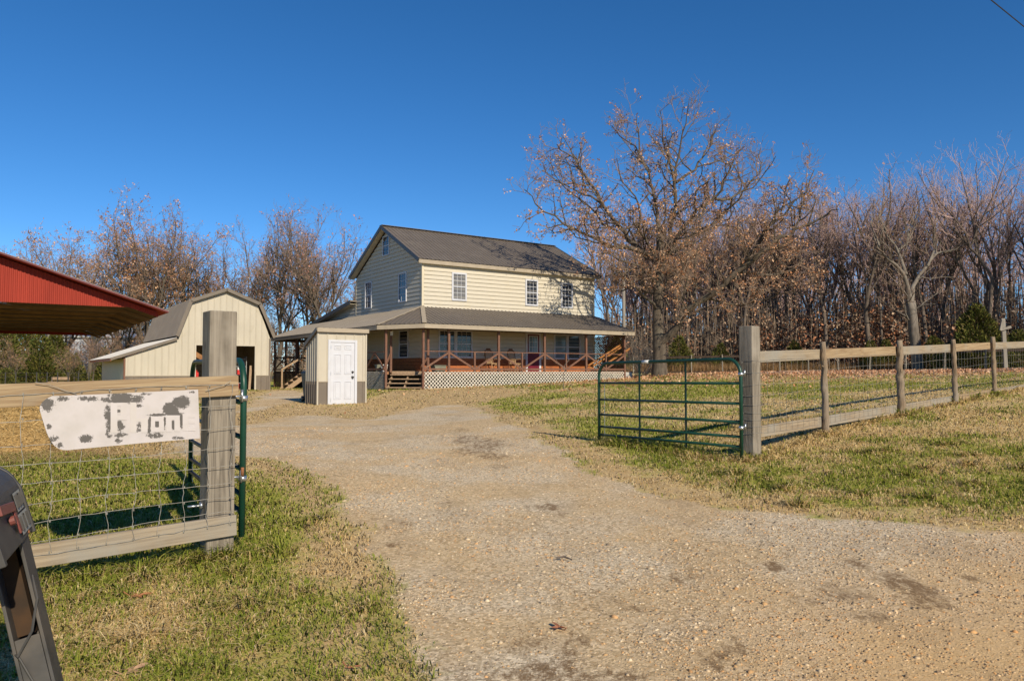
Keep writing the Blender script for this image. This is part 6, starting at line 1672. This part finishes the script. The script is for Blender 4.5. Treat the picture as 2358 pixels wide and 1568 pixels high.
# gravel stones lying on the driveway
n = 340000; x, y = scatter(n, 2.4, 15, 1.7, rg)
g_, s_, d_, st2, _ = masks(x, y)
loose = vnoise(x, y, .8, 91, 3)
keep = (rng_ := rg.random(n)) < np.clip((g_ - .35) * 2, 0, 1) * np.clip((loose - .34) * 4.0, .22, 1) * (1 - .6 * d_) * (1 - np.clip((st2 - .25) * 1.8, 0, .95))
x, y, d_ = x[keep], y[keep], d_[keep]; n = len(x); z = ground(x, y)
ico = np.array([(0, 0, 1), (.894, 0, .447), (.276, .851, .447), (-.724, .526, .447), (-.724, -.526, .447), (.276, -.851, .447), (.724, .526, -.447), (-.276, .851, -.447), (-.894, 0, -.447), (-.276, -.851, -.447), (.724, -.526, -.447), (0, 0, -1)])
icf = np.array([(0,1,2),(0,2,3),(0,3,4),(0,4,5),(0,5,1),(1,6,2),(2,7,3),(3,8,4),(4,9,5),(5,10,1),(2,6,7),(3,7,8),(4,8,9),(5,9,10),(1,10,6)])
r_ = np.clip(rg.lognormal(math.log(.0037), .45, n), .002, .019) * (1 + .035 * y)
sh = ico[None] * (1 + rg.normal(0, .16, (n, 12, 1))) * np.stack([rg.uniform(.8, 1.3, n), rg.uniform(.7, 1.1, n), rg.uniform(.45, .8, n)], 1)[:, None]
a = rg.uniform(0, 6.28, n); ca, sa_ = np.cos(a)[:, None], np.sin(a)[:, None]
xx = sh[:, :, 0] * ca - sh[:, :, 1] * sa_; yy = sh[:, :, 0] * sa_ + sh[:, :, 1] * ca
v = np.stack([xx * r_[:, None] + x[:, None], yy * r_[:, None] + y[:, None], sh[:, :, 2] * r_[:, None] + z[:, None] + r_[:, None] * .05], 2).reshape(-1, 3)
f = (icf[None] + (np.arange(n) * 12)[:, None, None]).reshape(-1, 3)
SCOL = np.array([(.50, .395, .26), (.42, .325, .205), (.58, .475, .33), (.32, .25, .17), (.50, .32, .16), (.24, .19, .14), (.50, .295, .14), (.46, .355, .23)])
ci = rg.integers(0, 8, n); c_ = SCOL[ci] * rg.uniform(.75, 1.15, (n, 1)); c_ = c_ * (1 - .25 * d_[:, None] * np.array([-.1, .4, 1.0]))
tag(np_mesh("gravel", v, f, M['stone'], None, np.repeat(c_, 12, 0)), "loose gravel stones scattered over the driveway", "gravel", None, "stuff")
# fallen leaves
n = 5200; x, y = scatter(n, 3, 46, 1.0, rg); g_, _, _, _, l_ = masks(x, y)
k = rg.random(n) < np.clip(l_ * 1.2 + .03 * (g_ < .4), 0, 1); x, y = x[k], y[k]
xs_ = rg.normal(20, 9, 26000); ys_ = rg.normal(37.5, 4.5, 26000); x = np.r_[x, xs_]; y = np.r_[y, ys_]
z = ground(x, y) + .03
v, f, c = leaf_mesh(np.c_[x, y, z], np.clip(.045 + .002 * y, 0, .13), RUSSET + [(.5, .3, .17)], rg)
tag(np_mesh("leaf_litter", v, f, M['leaf'], None, c), "fallen oak leaves sprinkled over the lawn below the wood", "leaves", None, "stuff")
def big_leaf(px, py, size, rz, col, label):
    x, y = PG(px, py); lob = []
    for i in range(44):
        t = 2 * math.pi * i / 44; r = size * (.62 + .30 * math.cos(5 * t) + .12 * math.cos(3 * t)) * (1.25 if abs(math.sin(t / 2)) < .35 else 1)
        lob.append((r * math.cos(t), r * .8 * math.sin(t), .03 * size * math.sin(3 * t) + .35 * size * (math.cos(t) ** 2) * .6))
    m = MB(); m.add([(0, 0, 0)] + lob, [(0, i + 1, (i + 1) % 44 + 1) for i in range(44)]); m.tube([(-size * .9, 0, .0), (-size * 1.5, .01, .02)], .003, 5)
    o = m.build("fallen_leaf", mat("fallen_leaf_" + str(int(px)), col, tuple(q * .7 for q in col), 30)); o.location = (x, y, G(x, y) + (.012 if px > 1000 else .025)); o.rotation_euler = (.12, .08, rz); o.scale = (1, 1, 1)
    return tag(o, label, "leaf", "large fallen leaves")
big_leaf(320, 1380, .055, .4, (.36, .15, .065), "orange oak leaf on the straw grass right of the mailbox post")
big_leaf(1288, 1450, .06, 2.0, (.40, .16, .085), "reddish leaf lying on the gravel at the bottom centre")
big_leaf(305, 1556, .06, 1.1, (.46, .28, .17), "pale brown leaf on the grass at the bottom left edge")
big_leaf(812, 1548, .03, .2, (.30, .12, .06), "small dark leaf in the green grass left of the gravel")
x, y = PG(1655, 1641 * .786 + 0); 
p1_, p2_ = PG(1640, 1641 * .786), PG(1676, 1643 * .786)
p1_, p2_ = PG(1281, 1291), PG(1318, 1295)
m = MB(); m.tube([(p1_[0], p1_[1], G(*p1_) + .02), ((p1_[0] + p2_[0]) / 2, (p1_[1] + p2_[1]) / 2 + .02, G(*p1_) + .03), (p2_[0], p2_[1], G(*p2_) + .02)], [.006, .007, .004], 6)
tag(m.build("dead_stick", M['barkdark']), "short dark stick lying alone on the gravel driveway", "stick")
